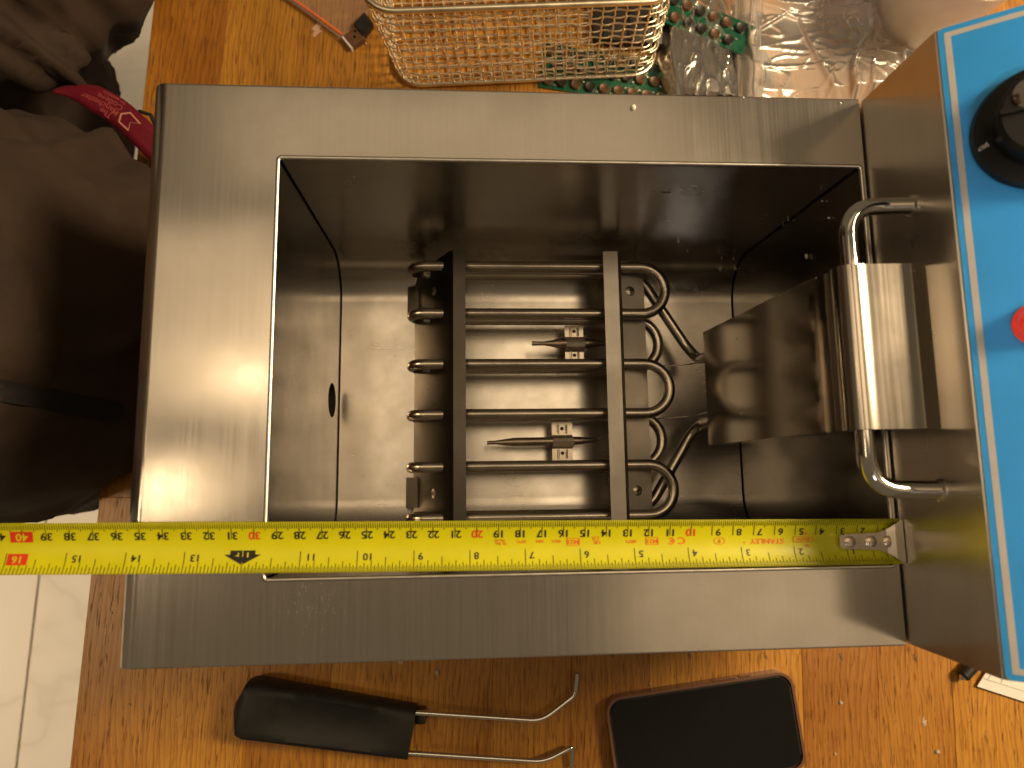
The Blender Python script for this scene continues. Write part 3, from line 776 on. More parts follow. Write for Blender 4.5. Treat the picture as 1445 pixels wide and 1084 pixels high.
for i in range(nv):              # upright wires of the wall, woven in and out
    pts = []
    for j in range(0, 25):
        z = z0+(BH-z0)*j/24; x, y = perimeter_pt(z, i/nv)
        l = math.hypot(x, y); o = .05*(1 if (i+j) % 2 else -1)
        pts.append(BW(x+x/l*o, y+y/l*o, z))
    mb.tube(pts, wr, 5)
mb.build('upright_wires', 'wire', bk, smooth=80)
nh = 12
mb = MB()
for j in range(1, nh):
    z = z0+(BH-z0)*j/nh; pts = []
    for i in range(nv*2):
        x, y = perimeter_pt(z, i/(nv*2)); l = math.hypot(x, y); o = .07*math.sin(math.pi*(i+j))
        o = .08*(1 if ((i//1)+j*2) % 4 in (0, 1) else -1)
        pts.append(BW(x+x/l*o, y+y/l*o, z))
    mb.tube(pts, wr, 5, closed=True)
mb.build('ring_wires', 'wire', bk, smooth=80)
mb = MB()
a, b, r_ = bring(z0)
for i in range(1, 25):
    x = -a+2*a*i/25; yb = b if abs(x) < a-r_ else b-r_+math.sqrt(max(0, r_*r_-(abs(x)-a+r_)**2))
    mb.tube([BW(x, -yb+2*yb*k/18, z0+.06*(1 if (k+i) % 2 else -1)) for k in range(19)], wr, 5)
for i in range(1, 19):
    y = -b+2*b*i/19; xa = a if abs(y) < b-r_ else a-r_+math.sqrt(max(0, r_*r_-(abs(y)-b+r_)**2))
    mb.tube([BW(-xa+2*xa*k/24, y, z0+.06*(-1 if (k+i) % 2 else 1)) for k in range(25)], wr, 5)
mb.build('base_mesh', 'wire', bk, smooth=80)

# ------------------------------------------------------------------ loose basket handle in front of the fryer
hn = root('basket_handle', 'black plastic basket handle with two bent wire prongs lying on the bench', 'handle', (-31, -13, TZ))
A0 = Vector((-37.3, -12.0, TZ)); A1 = Vector((-24.55, -14.35, TZ))
ax = (A1-A0).normalized(); pr_ = Vector((-ax.y, ax.x, 0)); HL = (A1-A0).length
def HH(a, b, z): return A0+ax*a+pr_*b+Vector((0, 0, z))
mb = MB(); ns = 26; nr = 20; rings = []
for i in range(ns+1):
    t = i/ns; a = HL*t
    e = min(1, math.sqrt(max(0, 1-(1-min(1, t/.07))**2))*.8+.2) if t < .07 else 1
    w = (2.05-.25*t)*e; h0, h1 = .05+(1-e)*.9, 2.9-.5*t-(1-e)*.9
    ring = []
    for j in range(nr):
        q = 2*math.pi*j/nr; c, s_ = math.cos(q), math.sin(q)
        sg = lambda v, p: math.copysign(abs(v)**p, v)
        x = w*sg(c, .45); zc = (h0+h1)/2; z = zc+(h1-h0)/2*sg(s_, .45)
        if s_ > .3 and .12 < t < .93:      # dished thumb recess on top
            f = max(0, 1-((t-.53)/.38)**2)*max(0, 1-(x/1.35)**2); z -= .55*min(1, f*2.2)
        ring.append(mb.bm.verts.new(HH(a, x, z)))
    rings.append(ring)
for p, q in zip(rings, rings[1:]):
    for j in range(nr): mb.bm.faces.new((p[j], p[(j+1) % nr], q[(j+1) % nr], q[j]))
mb.bm.faces.new(rings[0][::-1]); mb.bm.faces.new(rings[-1])
gp = mb.build('grip', 'blackp', hn, smooth=50)
for i in range(9):
    a = HL*.72+i*.26; MB().tube([HH(a, -.55, 1.98-i*.02+.02), HH(a, 0, 1.9+.0), HH(a, .55, 1.98-i*.02+.02)], .06, 6).build('grip_rib', 'blackp', gp, smooth=60)
for pts in ([(-25.2, -12.85, -21.4), (-14.9, -14.0, -21.9), (-12.25, -12.35, -22.3), (-12.05, -10.75, -22.2)],
            [(-25.2, -15.7, -21.4), (-14.75, -16.9, -21.9), (-12.5, -16.05, -22.3), (-12.6, -17.6, -22.6)]):
    MB().tube(fillet(pts, [0, .9, .35, 0], 6), .19, 10).build('prong', 'chrome', hn, smooth=60)
MB().box(-24.4, -23.6, -14.0, -12.9, TZ+.0, TZ+1.1, .15).build('latch', 'bracket', hn)

# ------------------------------------------------------------------ phone
ph = root('mobile_phone', 'black mobile phone face up in a clear tinted case on the bench', 'phone', (-2, -15.5, TZ))
pa_ = R(6.4); p0 = Vector((-10.0, -12.65, TZ))
def PHP(a, b, z): return p0+Vector((a*math.cos(pa_)+b*math.sin(pa_), a*math.sin(pa_)-b*math.cos(pa_), z))
def pslab2(a0, a1, b0, b1, z0, z1, r): 
    mb = MB(); mb.prism(rrect(a0, a1, b0, b1, r, 8), lambda a, b: PHP(a, b, z0), lambda a, b: PHP(a, b, z1)); return mb
bd = pslab2(.25, 14.65, .25, 7.1, .15, .85, 1.0)
bmesh.ops.bevel(bd.bm, geom=[e for e in bd.bm.edges if abs(e.verts[0].co.z-e.verts[1].co.z) < .01], offset=.12, segments=2, affect='EDGES')
bd.build('body', 'blackp', ph, smooth=40)
pslab2(.38, 14.52, .38, 6.97, .852, .875, .9).build('screen', 'screen', ph, smooth=0)
mb = MB(); oo = rrect(0, 14.9, 0, 7.35, 1.2, 8); ii = rrect(.2, 14.7, .2, 7.15, 1.03, 8); n = len(oo)
mb.add([PHP(a, b, .0) for a, b in oo]+[PHP(a, b, .95) for a, b in oo]+[PHP(a, b, .95) for a, b in ii]+[PHP(a, b, .02) for a, b in ii],
       [(i, (i+1) % n, n+(i+1) % n, n+i) for i in range(n)]+[(n+i, n+(i+1) % n, 2*n+(i+1) % n, 2*n+i) for i in range(n)]+[(2*n+i, 2*n+(i+1) % n, 3*n+(i+1) % n, 3*n+i) for i in range(n)])
cs = mb.build('case', 'case', ph, smooth=50)
for a0, a1 in ((8.6, 10.4), (10.8, 11.6)):
    mb = MB(); mb.prism([(a0, -.08), (a1, -.08), (a1, .05), (a0, .05)], lambda a, b: PHP(a, b, .3), lambda a, b: PHP(a, b, .75)); mb.build('side_button', 'case', cs, smooth=0)

# ------------------------------------------------------------------ circuit boards, modules and plastic bags
def board(label, c, ln, wd, a, z, name='circuit_board', rows=2, seed=1):
    o = root(name, label, 'circuit board', (c[0], c[1], z), 'green boards behind the fryer')
    ca, sa = math.cos(a), math.sin(a)
    def B(x, y, h): return Vector((c[0]+x*ca-y*sa, c[1]+x*sa+y*ca, z+h))
    rnd = random.Random(seed)
    MB().prism([(-ln/2, -wd/2), (ln/2, -wd/2), (ln/2, wd/2), (-ln/2, wd/2)], lambda p, q: B(p, q, 0), lambda p, q: B(p, q, .16)).build('substrate', 'pcb', o, smooth=0)
    nx = int(ln/1.25)
    for r_ in range(rows):
        for i in range(nx):
            x = -ln/2+.7+i*1.25+(.6 if r_ % 2 else 0); y = (r_-(rows-1)/2)*wd/rows
            if x > ln/2-.4: continue
            cp = MB().lathe([(.48, .15), (.48, .34), (.40, .42), (.2, .36), (0, .36)], B(x, y, 0), n=16).build('component', 'comp' if rnd.random() < .5 else 'copper', o, smooth=40)
            s = rnd.choice((-1, 1))*.36
            mb = MB(); mb.prism([(x+.52, y+s-.09), (x+.74, y+s-.09), (x+.74, y+s+.09), (x+.52, y+s+.09)], lambda p, q: B(p, q, .16), lambda p, q: B(p, q, .26)); mb.build('solder_pad', 'solder', o, smooth=0)
    return o, B
board('green circuit board with brown discs poking out under the fry basket', (-7.6, 39.2), 12.5, 4.2, R(-8), TZ+.02, rows=3, seed=2)
board('green circuit board with brown discs inside the small clear bag', (.2, 43.4), 8.6, 3.0, R(-23), TZ+1.75, rows=2, seed=4)
def module(label, c, ln, wd, ht, a, name='black_module', cat='module', mat='comp', z=TZ):
    o = root(name, label, cat, (c[0], c[1], z))
    ca, sa = math.cos(a), math.sin(a)
    mb = MB().box(-ln/2, ln/2, -wd/2, wd/2, 0, ht, .15, 2)
    for v in mb.bm.verts: v.co = Vector((c[0]+v.co.x*ca-v.co.y*sa, c[1]+v.co.x*sa+v.co.y*ca, z+v.co.z))
    mb.build('shell', mat, o)
    for i in range(3):
        x = -ln/2+ln*(i+.5)/3
        mb = MB().box(x-.25, x+.25, -wd/2-.0, wd/2, ht-.02, ht+.18, .05, 1)
        for v in mb.bm.verts: v.co = Vector((c[0]+v.co.x*ca-v.co.y*sa, c[1]+v.co.x*sa+v.co.y*ca, z+v.co.z))
        mb.build('fin', 'blackp', o)
    return o
module('ribbed black module standing under the wire basket', (-5.8, 45.0), 6.6, 6.2, 1.1, R(-4))
module('ribbed black module lying inside the small clear bag', (.35, 39.6), 5.6, 4.4, 1.2, R(-8))

def ridge(v, p): return (1-abs(noise.noise(v)))**p
def film(name, label, cat, P, nu, nv, org, mat):
    return tag(MB().grid(nu, nv, P).build(name, mat, None, smooth=180, org=org), label, cat)
def bigbag(u, v):
    x = 3.2+24*u; y = 36.0+21*v
    x += .9*noise.noise(Vector((u*3, v*3, 4)))+(-1.0+2.2*(v-.3))*(1-u)*.8; y += .7*noise.noise(Vector((u*4, v*4, 8)))
    p = Vector((x*.09, y*.09, 3.3)); w = p+Vector((noise.noise(p*1.1), noise.noise(p*1.1+Vector((5, 5, 5))), 0))*.5
    e = min(1, min(u, v, 1-u, 1-v)/.10)
    # straight creases fanning out from two gathered spots
    f = 0
    for (cx, cy, k, sd) in ((9.0, 45.5, 5, 1.0), (15.5, 41.5, 4, 6.0)):
        an = math.atan2(y-cy, x-cx); d = math.hypot(x-cx, y-cy)
        f += .45*max(0, math.cos(an*k+1.5*noise.noise(Vector((an, sd, 0)))))**30*min(1, d/2)*math.exp(-d/9)
    f += .55*ridge(w*1.6, 26)+.22*ridge(w*3.6+Vector((3, 1, 0)), 30)+.10*ridge(w*7+Vector((9, 1, 0)), 22)
    return (x, y, TZ+.15+e*(1.3+1.1*noise.noise(p*1.6))+(.2+.8*e)*f)
film('clear_plastic_bag', 'big crumpled clear plastic bag piled behind the control head', 'plastic bag', bigbag, 200, 180, (15, 45, TZ), 'film')
def smallbag(u, v):
    x = -3.5+7.2*u+.35*noise.noise(Vector((v*5, 1, 0))); y = 36.5+14*v
    e = min(1, min(u, 1-u)/.12); w = Vector((x*.5, y*.16, 2))
    return (x, y, TZ+.10+e*(1.75+.25*noise.noise(w)+.30*ridge(w*1.4, 14)+.12*ridge(w*3, 14)))
film('clear_plastic_bag', 'small clear bag drawn over a circuit board and black module', 'plastic bag', smallbag, 70, 90, (0, 43, TZ), 'film2')
def strip(u, v):
    x = 2.7+3.4*u+.5*noise.noise(Vector((v*3, 4, 0)))+.9*(v-.4)*u; y = 36.5+12*v
    fold = [0, 1.5, .5, 2.0, .9, 1.4, .2]; q = u*6; i = min(5, int(q))
    return (x, y, TZ+.3+fold[i]+(fold[i+1]-fold[i])*(q-i)+.3*noise.noise(Vector((u*5, v*4, 6))))
film('clear_plastic_strip', 'narrow folded clear plastic strip between the two bags', 'plastic strip', strip, 36, 40, (4.4, 42, TZ), 'film')
# resealable bag with an orange seal line, and a small connector peeping out
zb = root('resealable_bag', 'flat resealable clear bag with an orange seal line on the bench', 'bag', (-33, 47, TZ))
q = [(-36.6, 46.2), (-31.15, 42.05), (-26.9, 46.0), (-30.5, 51.5), (-36.0, 51)]
rnd = random.Random(9); P2 = [Vector(p) for p in q]
for k in range(40):
    P2.append(Vector((rnd.uniform(-36, -28), rnd.uniform(43, 51))))
V2, _, F2, _, _, _ = geometry.delaunay_2d_cdt(P2, [], [[0, 1, 2, 3, 4]], 1, 1e-5)
MB().add([(p.x, p.y, TZ+.18+.35*abs(noise.noise(Vector((p.x*.5, p.y*.5, 1))))+.1) for p in V2], F2).build('film', 'film2', zb, smooth=0)
MB().tube([(-36.6, 46.35, TZ+.42), (-34, 44.5, TZ+.5), (-31.1, 42.35, TZ+.42)], .10, 6, flat=.5).build('seal_strip', 'seal', zb, smooth=60)
MB().tube([(-36.7, 46.1, TZ+.30), (-34, 44.2, TZ+.36), (-31.2, 41.95, TZ+.30)], .09, 6).build('hem', 'film2', zb, smooth=60)
cn = root('connector', 'small brown connector with a pale edge beside the resealable bag', 'connector', (-30, 42.2, TZ))
ca, sa = math.cos(R(-52)), math.sin(R(-52))
def CN(x, y, z): return Vector((-30.1+x*ca-y*sa, 42.35+x*sa+y*ca, TZ+z))
MB().prism([(-.3, -.8), (1.0, -.8), (1.0, .55), (-.3, .55)], lambda a, b: CN(a, b, 0), lambda a, b: CN(a, b, .55)).build('block', 'brownp', cn, smooth=0)
MB().prism([(-.6, .55), (.75, .55), (.35, 1.9), (-.9, 1.9)], lambda a, b: CN(a, b, 0), lambda a, b: CN(a, b, .7)).build('shroud', 'blackp', cn, smooth=0)
MB().prism([(-.3, -.98), (1.0, -.98), (1.0, -.8), (-.3, -.8)], lambda a, b: CN(a, b, 0), lambda a, b: CN(a, b, .5)).build('edge_strip', 'white', cn, smooth=0)
for x, y in ((.35, -.1), (-.05, .25)):
    MB().lathe([(.13, .552), (0, .553)], CN(x, y, 0), n=10).build('pin_hole', 'dark', cn)
# dark rubber loop by the big bag
rb = MB().tube([(5.6+1.0*math.cos(R(a)), 40.0+2.0*math.sin(R(a)), TZ+.3) for a in range(0, 360, 20)], .30, 8, closed=True)
rb.tube([(4.6, 41.7, TZ+.3), (4.8, 40, TZ+.28), (5.0, 36.5, TZ+.3)], .35, 8)
tag(rb.build('rubber_loop', 'comp', None, smooth=60, org=(5.6, 40, TZ)), 'dark rubber loop lying half under the big crumpled bag', 'rubber loop')
# paper sheet and pen tip by the control head
pp_ = MB()
pp_.add([(21.2, -11.7, TZ+.35), (20.3, -12.85, TZ+.3), (40, -19.5, TZ+.12), (44, -9, TZ+.12), (23, -5, TZ+.12)], [(0, 1, 2, 3, 4)])
po = pp_.build('paper_sheet', 'paper', None, smooth=0, org=(30, -11, TZ), solid=.03); tag(po, 'white sheet of paper with faint ruled lines beneath the control head', 'paper')
for a, b in (((20.9, -12.25), (38, -17.9)), ((21.25, -12.3), (21.75, -11.6)), ((22.3, -12.6), (22.8, -11.8))):
    d = (Vector(b)-Vector(a)).normalized(); nn = Vector((-d.y, d.x))*.03
    zz = lambda p: TZ+.37-.0
    MB().add([(a[0]-nn.x, a[1]-nn.y, TZ+.372), (b[0]-nn.x, b[1]-nn.y, TZ+.372-.012*(Vector(b)-Vector(a)).length), (b[0]+nn.x, b[1]+nn.y, TZ+.372-.012*(Vector(b)-Vector(a)).length), (a[0]+nn.x, a[1]+nn.y, TZ+.372)], [(0, 1, 2, 3)]).build('ruled_line', 'line', po, smooth=0)
pe = root('marker_cap', 'black marker pen lying beside the white paper', 'pen', (20, -11, TZ))
MB().lathe([(.35, 0), (.48, .15), (.48, 3.2), (.6, 3.3), (.6, 8)], (18.9, -12.0, TZ+.62), (.75, .65, 0), 18).build('barrel', 'blackp', pe, smooth=40)
MB().lathe([(.1, -.25), (.3, 0)], (18.9, -12.0, TZ+.62), (.75, .65, 0), 12).build('tip', 'clip', pe, smooth=40)
# cup
cp = root('drinking_cup', 'white cup of dark drink behind the blue panel', 'cup', (20.2, 45.6, TZ))
MB().lathe([(3.6, 0), (3.9, .3), (4.95, 8.8), (5.0, 9.05), (4.9, 9.1), (4.8, 9.0), (3.8, .6), (0, .6)], (20.2, 45.6, TZ), n=48).build('wall', 'cup', cp, smooth=50)
MB().lathe([(4.66, 7.8), (0, 7.8)], (20.2, 45.6, TZ), n=48).build('drink', 'cupin', cp)
MB().tube(fillet([(24.4, 47, TZ+7.5), (27.5, 48, TZ+7.3), (27.3, 48, TZ+3), (23.9, 46.8, TZ+2.6)], 1.4, 5), .45, 10).build('ear', 'cup', cp, smooth=60)
# dark pouch at the front of the bench
pc = MB().grid(16, 10, lambda u, v: (-43.5+21*u, -26+8.6*v*(1-.25*abs(2*u-1)**3), TZ+.02+2.2*math.sin(math.pi*min(1, max(0, u)))**.5*math.sin(math.pi*v)**.6+.2*noise.noise(Vector((u*7, v*5, 2)))*math.sin(math.pi*u)*math.sin(math.pi*v)))
tag(pc.build('cloth_pouch', 'zip', None, smooth=60, org=(-33, -22, TZ)), 'black soft pouch behind the loose basket handle at the bench front', 'pouch')

# ------------------------------------------------------------------ person in a padded jacket leaning at the bench end
def sell(c, rx, ry, z, n=40, p=2.5):
    out = []
    for j in range(n):
        q = 2*math.pi*j/n; cc, ss = math.cos(q), math.sin(q)
        out.append((c[0]+rx*math.copysign(abs(cc)**(2/p), cc), c[1]+ry*math.copysign(abs(ss)**(2/p), ss), z))
    return out
def loft(mb, rings):
    V = [[mb.bm.verts.new(p) for p in r_] for r_ in rings]
    n = len(V[0])
    for A, B in zip(V, V[1:]):
        for j in range(n): mb.bm.faces.new((A[j], A[(j+1) % n], B[(j+1) % n], B[j]))
    mb.bm.faces.new(V[0][::-1]); mb.bm.faces.new(V[-1])
mb = MB()
tors = [(-50, 11.0, 14, 0, 17.7), (-44, 12.5, 15.5, 0, 17.7), (-34, 12.0, 16, 0, 17.7), (-27, 11.2, 16.0, 0, 17.7), (-24.0, 11.0, 16.0, 0, 17.7), (-22.8, 16.0, 16.2, 0, 17.6), (-21.3, 17.6, 16.2, 0, 17.5), (-18.5, 17.0, 15.0, 0, 16.7), (-12, 15.2, 13.2, 0, 15.8), (-5, 12.4, 12.6, 0, 15.5), (5, 10.4, 13.0, -1, 15.5), (18, 10.0, 15, -1.5, 16), (30, 9.4, 18.0, -2.5, 17)]
loft(mb, [sell((-60.3+dx, cy), rx, ry, z, 40, 2.8) for z, rx, ry, dx, cy in tors])
for y in (11.5, 25.5):           # legs and shoes
    loft(mb, [sell((-63, y), rx, rx*.95, z, 40, 2.1) for z, rx in ((-96, 5.0), (-90, 4.9), (-74, 6.2), (-58, 7.6), (-46, 8.2))])
    loft(mb, [sell((-60, y), rx, 4.6, z, 40, 2.4) for z, rx in ((-98, 11), (-96, 11.5), (-93.5, 9.5), (-91.5, 6))])
# near arm, hanging with the sleeve bunched at the bench edge
arm = [(-66, 46, 33, 7.5), (-66, 48.5, 14, 8.0), (-63, 49.0, -4, 8.6), (-57.6, 48.6, -15, 9.6), (-56.3, 48.4, -21, 10.3), (-58.5, 48.2, -25.5, 7.5), (-60, 48.8, -28.5, 3)]
mb.tube([a[:3] for a in arm], [a[3] for a in arm], 28)
mb.tube([(-67, 43, -22), (-66.5, 45, -36), (-67, 42, -46)], [9.0, 9.0, 7.5], 24)
mb.tube([(-63, 30, 27), (-65, 40, 29), (-66, 46, 29)], [9, 9, 7.6], 20)   # shoulder
# second forearm folded across the front
mb.tube([(-74, 22, 14), (-68, 29.5, -2), (-60.5, 36.0, -13), (-55.5, 37.6, -18), (-51.0, 36.6, -20.6)], [6.5, 6.8, 5.2, 3.2, 1.4], 24)
tmp = mb.build('tmp', 'jacket', None, smooth=0)
rm = tmp.modifiers.new('r', 'REMESH'); rm.mode = 'VOXEL'; rm.voxel_size = .0065
sm_ = tmp.modifiers.new('s', 'SMOOTH'); sm_.factor = .6; sm_.iterations = 5
me = bpy.data.meshes.new_from_object(tmp.evaluated_get(bpy.context.evaluated_depsgraph_get()))
bpy.data.objects.remove(tmp)
me.name = 'person'
# cloth folds: (start, end, width, depth) in the plan, pressed into the surface
creases = [((-57, 42.0), (-47.8, 34.2), .55, .9), ((-57.5, 37.0), (-50, 34.6), .5, .7), ((-56, 39.5), (-50.0, 36.0), .5, .5),
           ((-51.5, 34), (-49.0, 24), .9, .8), ((-47.6, 31), (-46.6, 24), .8, .7), ((-50.0, 29.5), (-48, 20), .9, .6),
           ((-57, 12.6), (-44.5, 9.3), .55, .5), ((-55, 9.5), (-50.5, 7.0), .4, .35), ((-53.5, 10.0), (-49, 7.6), .4, .35), ((-52, 6.8), (-48.5, 9.3), .4, .3),
           ((-55, 15), (-50, 18.5), .5, .4), ((-52, 14.5), (-47.5, 17.5), .5, .4), ((-56.5, 5.5), (-51.5, 7.5), .5, .35), ((-53, 44.5), (-48.5, 40.5), .9, .8)]
def segd(p, a, b):
    a, b = Vector(a), Vector(b); d = b-a; t = max(0, min(1, (p-a).dot(d)/d.length_squared)); return (p-a-d*t).length, t
nrm_ = [v.normal.copy() for v in me.vertices]
for v, nn in zip(me.vertices, nrm_):
    c = v.co/S; c = Vector((c.x, c.y, c.z-ZO))
    if c.z < -47: continue
    w = c+Vector((noise.noise(c*.13), noise.noise(c*.13+Vector((9, 0, 0))), noise.noise(c*.13+Vector((0, 9, 0)))))*3
    rid = 1-abs(noise.noise(Vector((w.x*.10+w.y*.05, w.y*.13, w.z*.11))))*2
    d = .75*max(0, rid)**3+.35*noise.noise(w*.30)
    for a, b, wd, dp in creases:
        q, t = segd(Vector((c.x, c.y)), a, b)
        if q < wd*4:
            f = math.sin(math.pi*min(1, max(0, t*.9+.05)))**.5
            d += 1.05*(-dp*math.exp(-(q/wd)**2)*f+.45*dp*math.exp(-((q-wd*2)/wd)**2)*f)
    v.co += nn*d*.85*S
me.materials.clear(); me.materials.append(M['jacket'])
me.polygons.foreach_set('use_smooth', [True]*len(me.polygons))
pn = bpy.data.objects.new('person', me); col.objects.link(pn)
ORG['person'] = Vector((0, 0, -ZO))
for v in me.vertices: v.co -= Vector((-.61, .18, 0))
pn.location = (-.61, .18, 0); ORG['person'] = Vector((-61, 18, -ZO))
tag(pn, 'person in a dark brown padded jacket leaning against the bench end', 'person')
bvh = BVHTree.FromPolygons([v.co+pn.location for v in me.vertices], [p.vertices for p in me.polygons])
def drape(x, y, h=.05):
    hit = bvh.ray_cast(Vector((x*S, y*S, (60+ZO)*S)), Vector((0, 0, -1)))
    if hit[0] is None: return Vector((x, y, TZ+.3))
    p = hit[0]+hit[1]*h*S; return Vector((p.x/S, p.y/S, p.z/S-ZO))
# zip band across the front
mb = MB(); rows = []
for i in range(41):
    t = i/40; x = -58+13.2*t; y = 12.3-3.2*t
    rows.append([mb.bm.verts.new(drape(x+.15*e, y+.62*e, .10)) for e in (-1, -.5, 0, .5, 1)])
for A, B in zip(rows, rows[1:]):
    for j in range(4): mb.bm.faces.new((A[j], B[j], B[j+1], A[j+1]))
mb.build('zip_band', 'zip', pn, smooth=80)
zp = drape(-44.0, 8.3, .25)
MB().lathe([(.30, -.1), (.30, .15), (.18, .22), (.0, .22)], zp, n=12).build('zip_pull', 'copper', pn, smooth=40)

# ------------------------------------------------------------------ lanyard
ly = root('lanyard', 'crimson printed lanyard ribbon hanging from the brown jacket', 'lanyard', (-47, 32.5, -20))
LPTS = [Vector(p) for p in [(-52.64, 34.59), (-51.74, 34.73), (-50.1, 34.47), (-48.15, 33.5), (-46.44, 32.04), (-45.0, 30.59), (-43.58, 29.32), (-41, 27.2)]]
def lyc(t):
    """smooth centre line in the plan; t in cm from its start, with its direction"""
    acc = 0
    for i in range(len(LPTS)-1):
        a, b_ = LPTS[i], LPTS[i+1]; l = (b_-a).length
        if t <= acc+l or i == len(LPTS)-2:
            f = (t-acc)/l
            p0_, p3_ = LPTS[max(0, i-1)], LPTS[min(len(LPTS)-1, i+2)]
            m0, m1 = (b_-p0_)*.5, (p3_-a)*.5
            h = lambda q: a*(2*q**3-3*q**2+1)+m0*(q**3-2*q**2+q)+b_*(-2*q**3+3*q**2)+m1*(q**3-q**2)
            if f > 1: return h(1)+(b_-a)/l*(t-acc-l), (b_-a)/l
            return h(f), (h(min(1, f+.02))-h(max(0, f-.02))).normalized()
        acc += l
def LY(t, e, h=0):               # e: cm across, + is the upper edge
    c, d = lyc(max(0, t)); n_ = Vector((-d.y, d.x)); w = min(1, .12+max(0, t)*.30)
    p = c+n_*e*w
    z = -19.4-.10*t-.05*max(0, t-6)**2-.05*e*e
    return Vector((p.x, p.y, max(z, TZ+.12)+h))
mb = MB(); rows = [[mb.bm.verts.new(LY(t*.25, e)) for e in (-1.08, -.5, 0, .5, 1.08)] for t in range(0, 56)]
for A, B in zip(rows, rows[1:]):
    for j in range(4): mb.bm.faces.new((A[j], B[j], B[j+1], A[j+1]))
mb.build('ribbon', 'lanyard', ly, smooth=60, solid=.06)
T0 = 5.25
def ltext(s, t0, e0, size):      # reads towards the jacket, upside down in this view
    V, F = textgeo(s, size, .012)
    xs = [v.x for v in V]; x0 = min(xs)
    MB().add([LY(t0-(v.x-x0), e0-v.y, .045) for v in V], F).build('print', 'lanprint', ly, smooth=0)
ltext('The', T0-.25, -.62, .66); ltext('Manchester', T0, -.16, .66); ltext('College', T0, .36, .66); ltext('for ambition', T0-.1, .80, .34)
lg = [(T0+a_, b_) for a_, b_ in ((.55, .62), (1.75, .50), (1.15, .0), (1.5, -.62), (.45, -.62), (.12, .02))]
LGC = Vector((sum(p[0] for p in lg)/6, sum(p[1] for p in lg)/6))
mb = MB(); inn = [tuple(LGC+(Vector(p)-LGC)*.80) for p in lg]
mb.add([LY(t, e, .045) for t, e in lg]+[LY(t, e, .045) for t, e in inn], [(i, (i+1) % 6, 6+(i+1) % 6, 6+i) for i in range(6)])
mb.build('logo', 'lanlogo', ly, smooth=0)
MB().tube([LY(T0+.8, 1.12, -.1), LY(T0+1.6, 1.12, -.05)+Vector((.3, .3, 0)), LY(T0+2.6, 1.08, -.1)], .16, 8).build('clip', 'blackp', ly, smooth=60)

# ------------------------------------------------------------------ crumbs of white packing foam
def crumb(x, y, z, r_, label, group, seed):
    rnd = random.Random(seed); mb = MB()
    bmesh.ops.create_icosphere(mb.bm, subdivisions=1, radius=1)
    e = rnd.uniform(.6, 1.0); a = rnd.uniform(0, 3)
    for v in mb.bm.verts:
        k = 1+rnd.uniform(-.3, .3); p = v.co*k*r_; q = Vector((p.x, p.y*e, max(-.5*r_, p.z*.6)))
        v.co = Vector((x+q.x*math.cos(a)-q.y*math.sin(a), y+q.x*math.sin(a)+q.y*math.cos(a), z+q.z+.45*r_))
    return tag(mb.build('foam_crumb', 'chip' if z < -20 else 'crumb', None, smooth=60, org=(x, y, z)), label, 'crumb', group)
crumb(-11.81, 22.92, 0.00, 0.17, 'largest white foam crumb on the rear strip of the top plate', 'crumbs on the top plate', 0)
crumb(-0.83, 23.40, 0.00, 0.08, 'small white crumb on the top plate beside the control head', 'crumbs on the top plate', 1)
crumb(-6.00, 23.60, 0.00, 0.05, 'white speck on the top plate edge next to the small clear bag', 'crumbs on the top plate', 2)
crumb(-0.29, 16.99, -5.67, 0.17, "white foam crumb clinging to the tank's end wall beside the handle", 'crumbs on the tank end wall', 3)
crumb(-0.21, 18.37, -3.06, 0.10, "white foam crumb clinging to the tank's end wall beside the handle", 'crumbs on the tank end wall', 4)
crumb(-0.20, 20.08, -2.61, 0.09, "white foam crumb clinging to the tank's end wall beside the handle", 'crumbs on the tank end wall', 5)
crumb(-0.23, 19.57, -3.55, 0.06, "white foam crumb clinging to the tank's end wall beside the handle", 'crumbs on the tank end wall', 6)
crumb(-1.71, 19.24, -15.39, 0.17, 'white foam crumb resting in the curved corner of the tank', 'crumbs in the tank corner', 7)
crumb(-0.60, 19.29, -15.33, 0.14, 'white foam crumb resting in the curved corner of the tank', 'crumbs in the tank corner', 8)
crumb(-1.94, 19.78, -14.40, 0.06, 'white foam crumb resting in the curved corner of the tank', 'crumbs in the tank corner', 9)
crumb(-1.02, 19.76, -14.48, 0.06, 'white foam crumb resting in the curved corner of the tank', 'crumbs in the tank corner', 10)
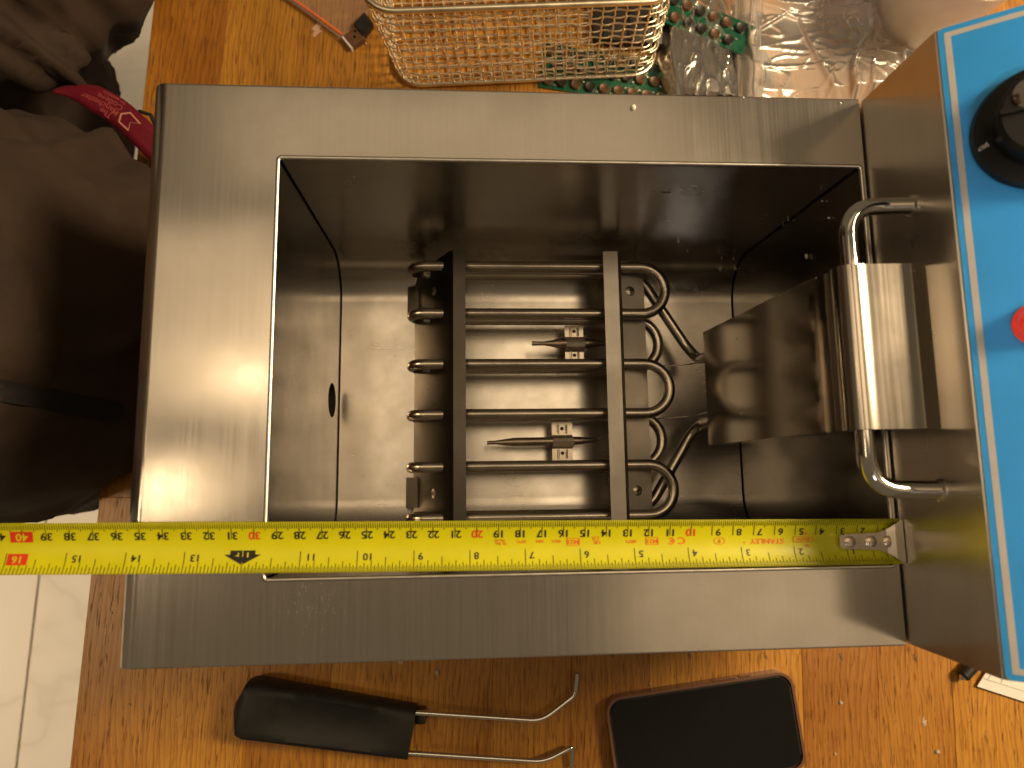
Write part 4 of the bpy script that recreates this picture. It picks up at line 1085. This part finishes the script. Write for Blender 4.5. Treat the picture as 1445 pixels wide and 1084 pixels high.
crumb(-6.11, 19.90, -11.27, 0.10, 'tiny white foam crumb stuck to the long tank wall', 'crumbs on the long tank wall', 11)
crumb(-4.82, 19.90, -13.28, 0.05, 'tiny white foam crumb stuck to the long tank wall', 'crumbs on the long tank wall', 12)
crumb(-26.12, 19.90, -2.00, 0.07, 'tiny white foam crumb stuck to the long tank wall', 'crumbs on the long tank wall', 13)
crumb(-24.68, 19.90, -17.78, 0.07, 'tiny white foam crumb stuck to the long tank wall', 'crumbs on the long tank wall', 14)
crumb(-15.76, 19.90, -14.45, 0.05, 'tiny white foam crumb stuck to the long tank wall', 'crumbs on the long tank wall', 15)
crumb(-0.39, 19.90, -7.29, 0.07, 'tiny white foam crumb stuck to the long tank wall', 'crumbs on the long tank wall', 16)
crumb(-0.32, 19.90, -8.12, 0.05, 'tiny white foam crumb stuck to the long tank wall', 'crumbs on the long tank wall', 17)
crumb(-45.67, -12.23, -23.00, 0.16, 'white crumb on the bench between the floor and the black grip', 'crumbs on the bench', 18)
crumb(-42.16, -13.35, -23.00, 0.09, 'small crumb on the bench by the butt of the black grip', 'crumbs on the bench', 19)
crumb(-47.37, -5.54, -23.00, 0.10, 'crumb at the bench edge beside the fryer corner', 'crumbs on the bench', 20)
crumb(-6.22, -11.92, -23.00, 0.14, 'white crumb touching the long side of the phone case', 'crumbs on the bench', 21)
crumb(-29.10, 41.75, -23.00, 0.12, 'white crumb beside the small brown connector', 'crumbs on the bench', 22)
crumb(-19.38, -13.23, -23.00, 0.07, 'tiny speck between the fryer and the upper wire prong', 'crumbs on the bench', 23)
crumb(9.07, -13.78, -23.00, 0.16, 'pale chip on the bench near the end of the phone', 'crumbs on the bench', 24)
crumb(16.65, -17.71, -23.00, 0.22, 'largest pale chip on the bench below the control head', 'crumbs on the bench', 25)
crumb(8.30, -17.61, -23.00, 0.12, "small grey chip on the bench off the phone's rounded corner", 'crumbs on the bench', 26)
crumb(-22.80, -10.53, -23.00, 0.25, 'large pale flake on the bench between fryer and wire prongs', 'crumbs on the bench', 27)
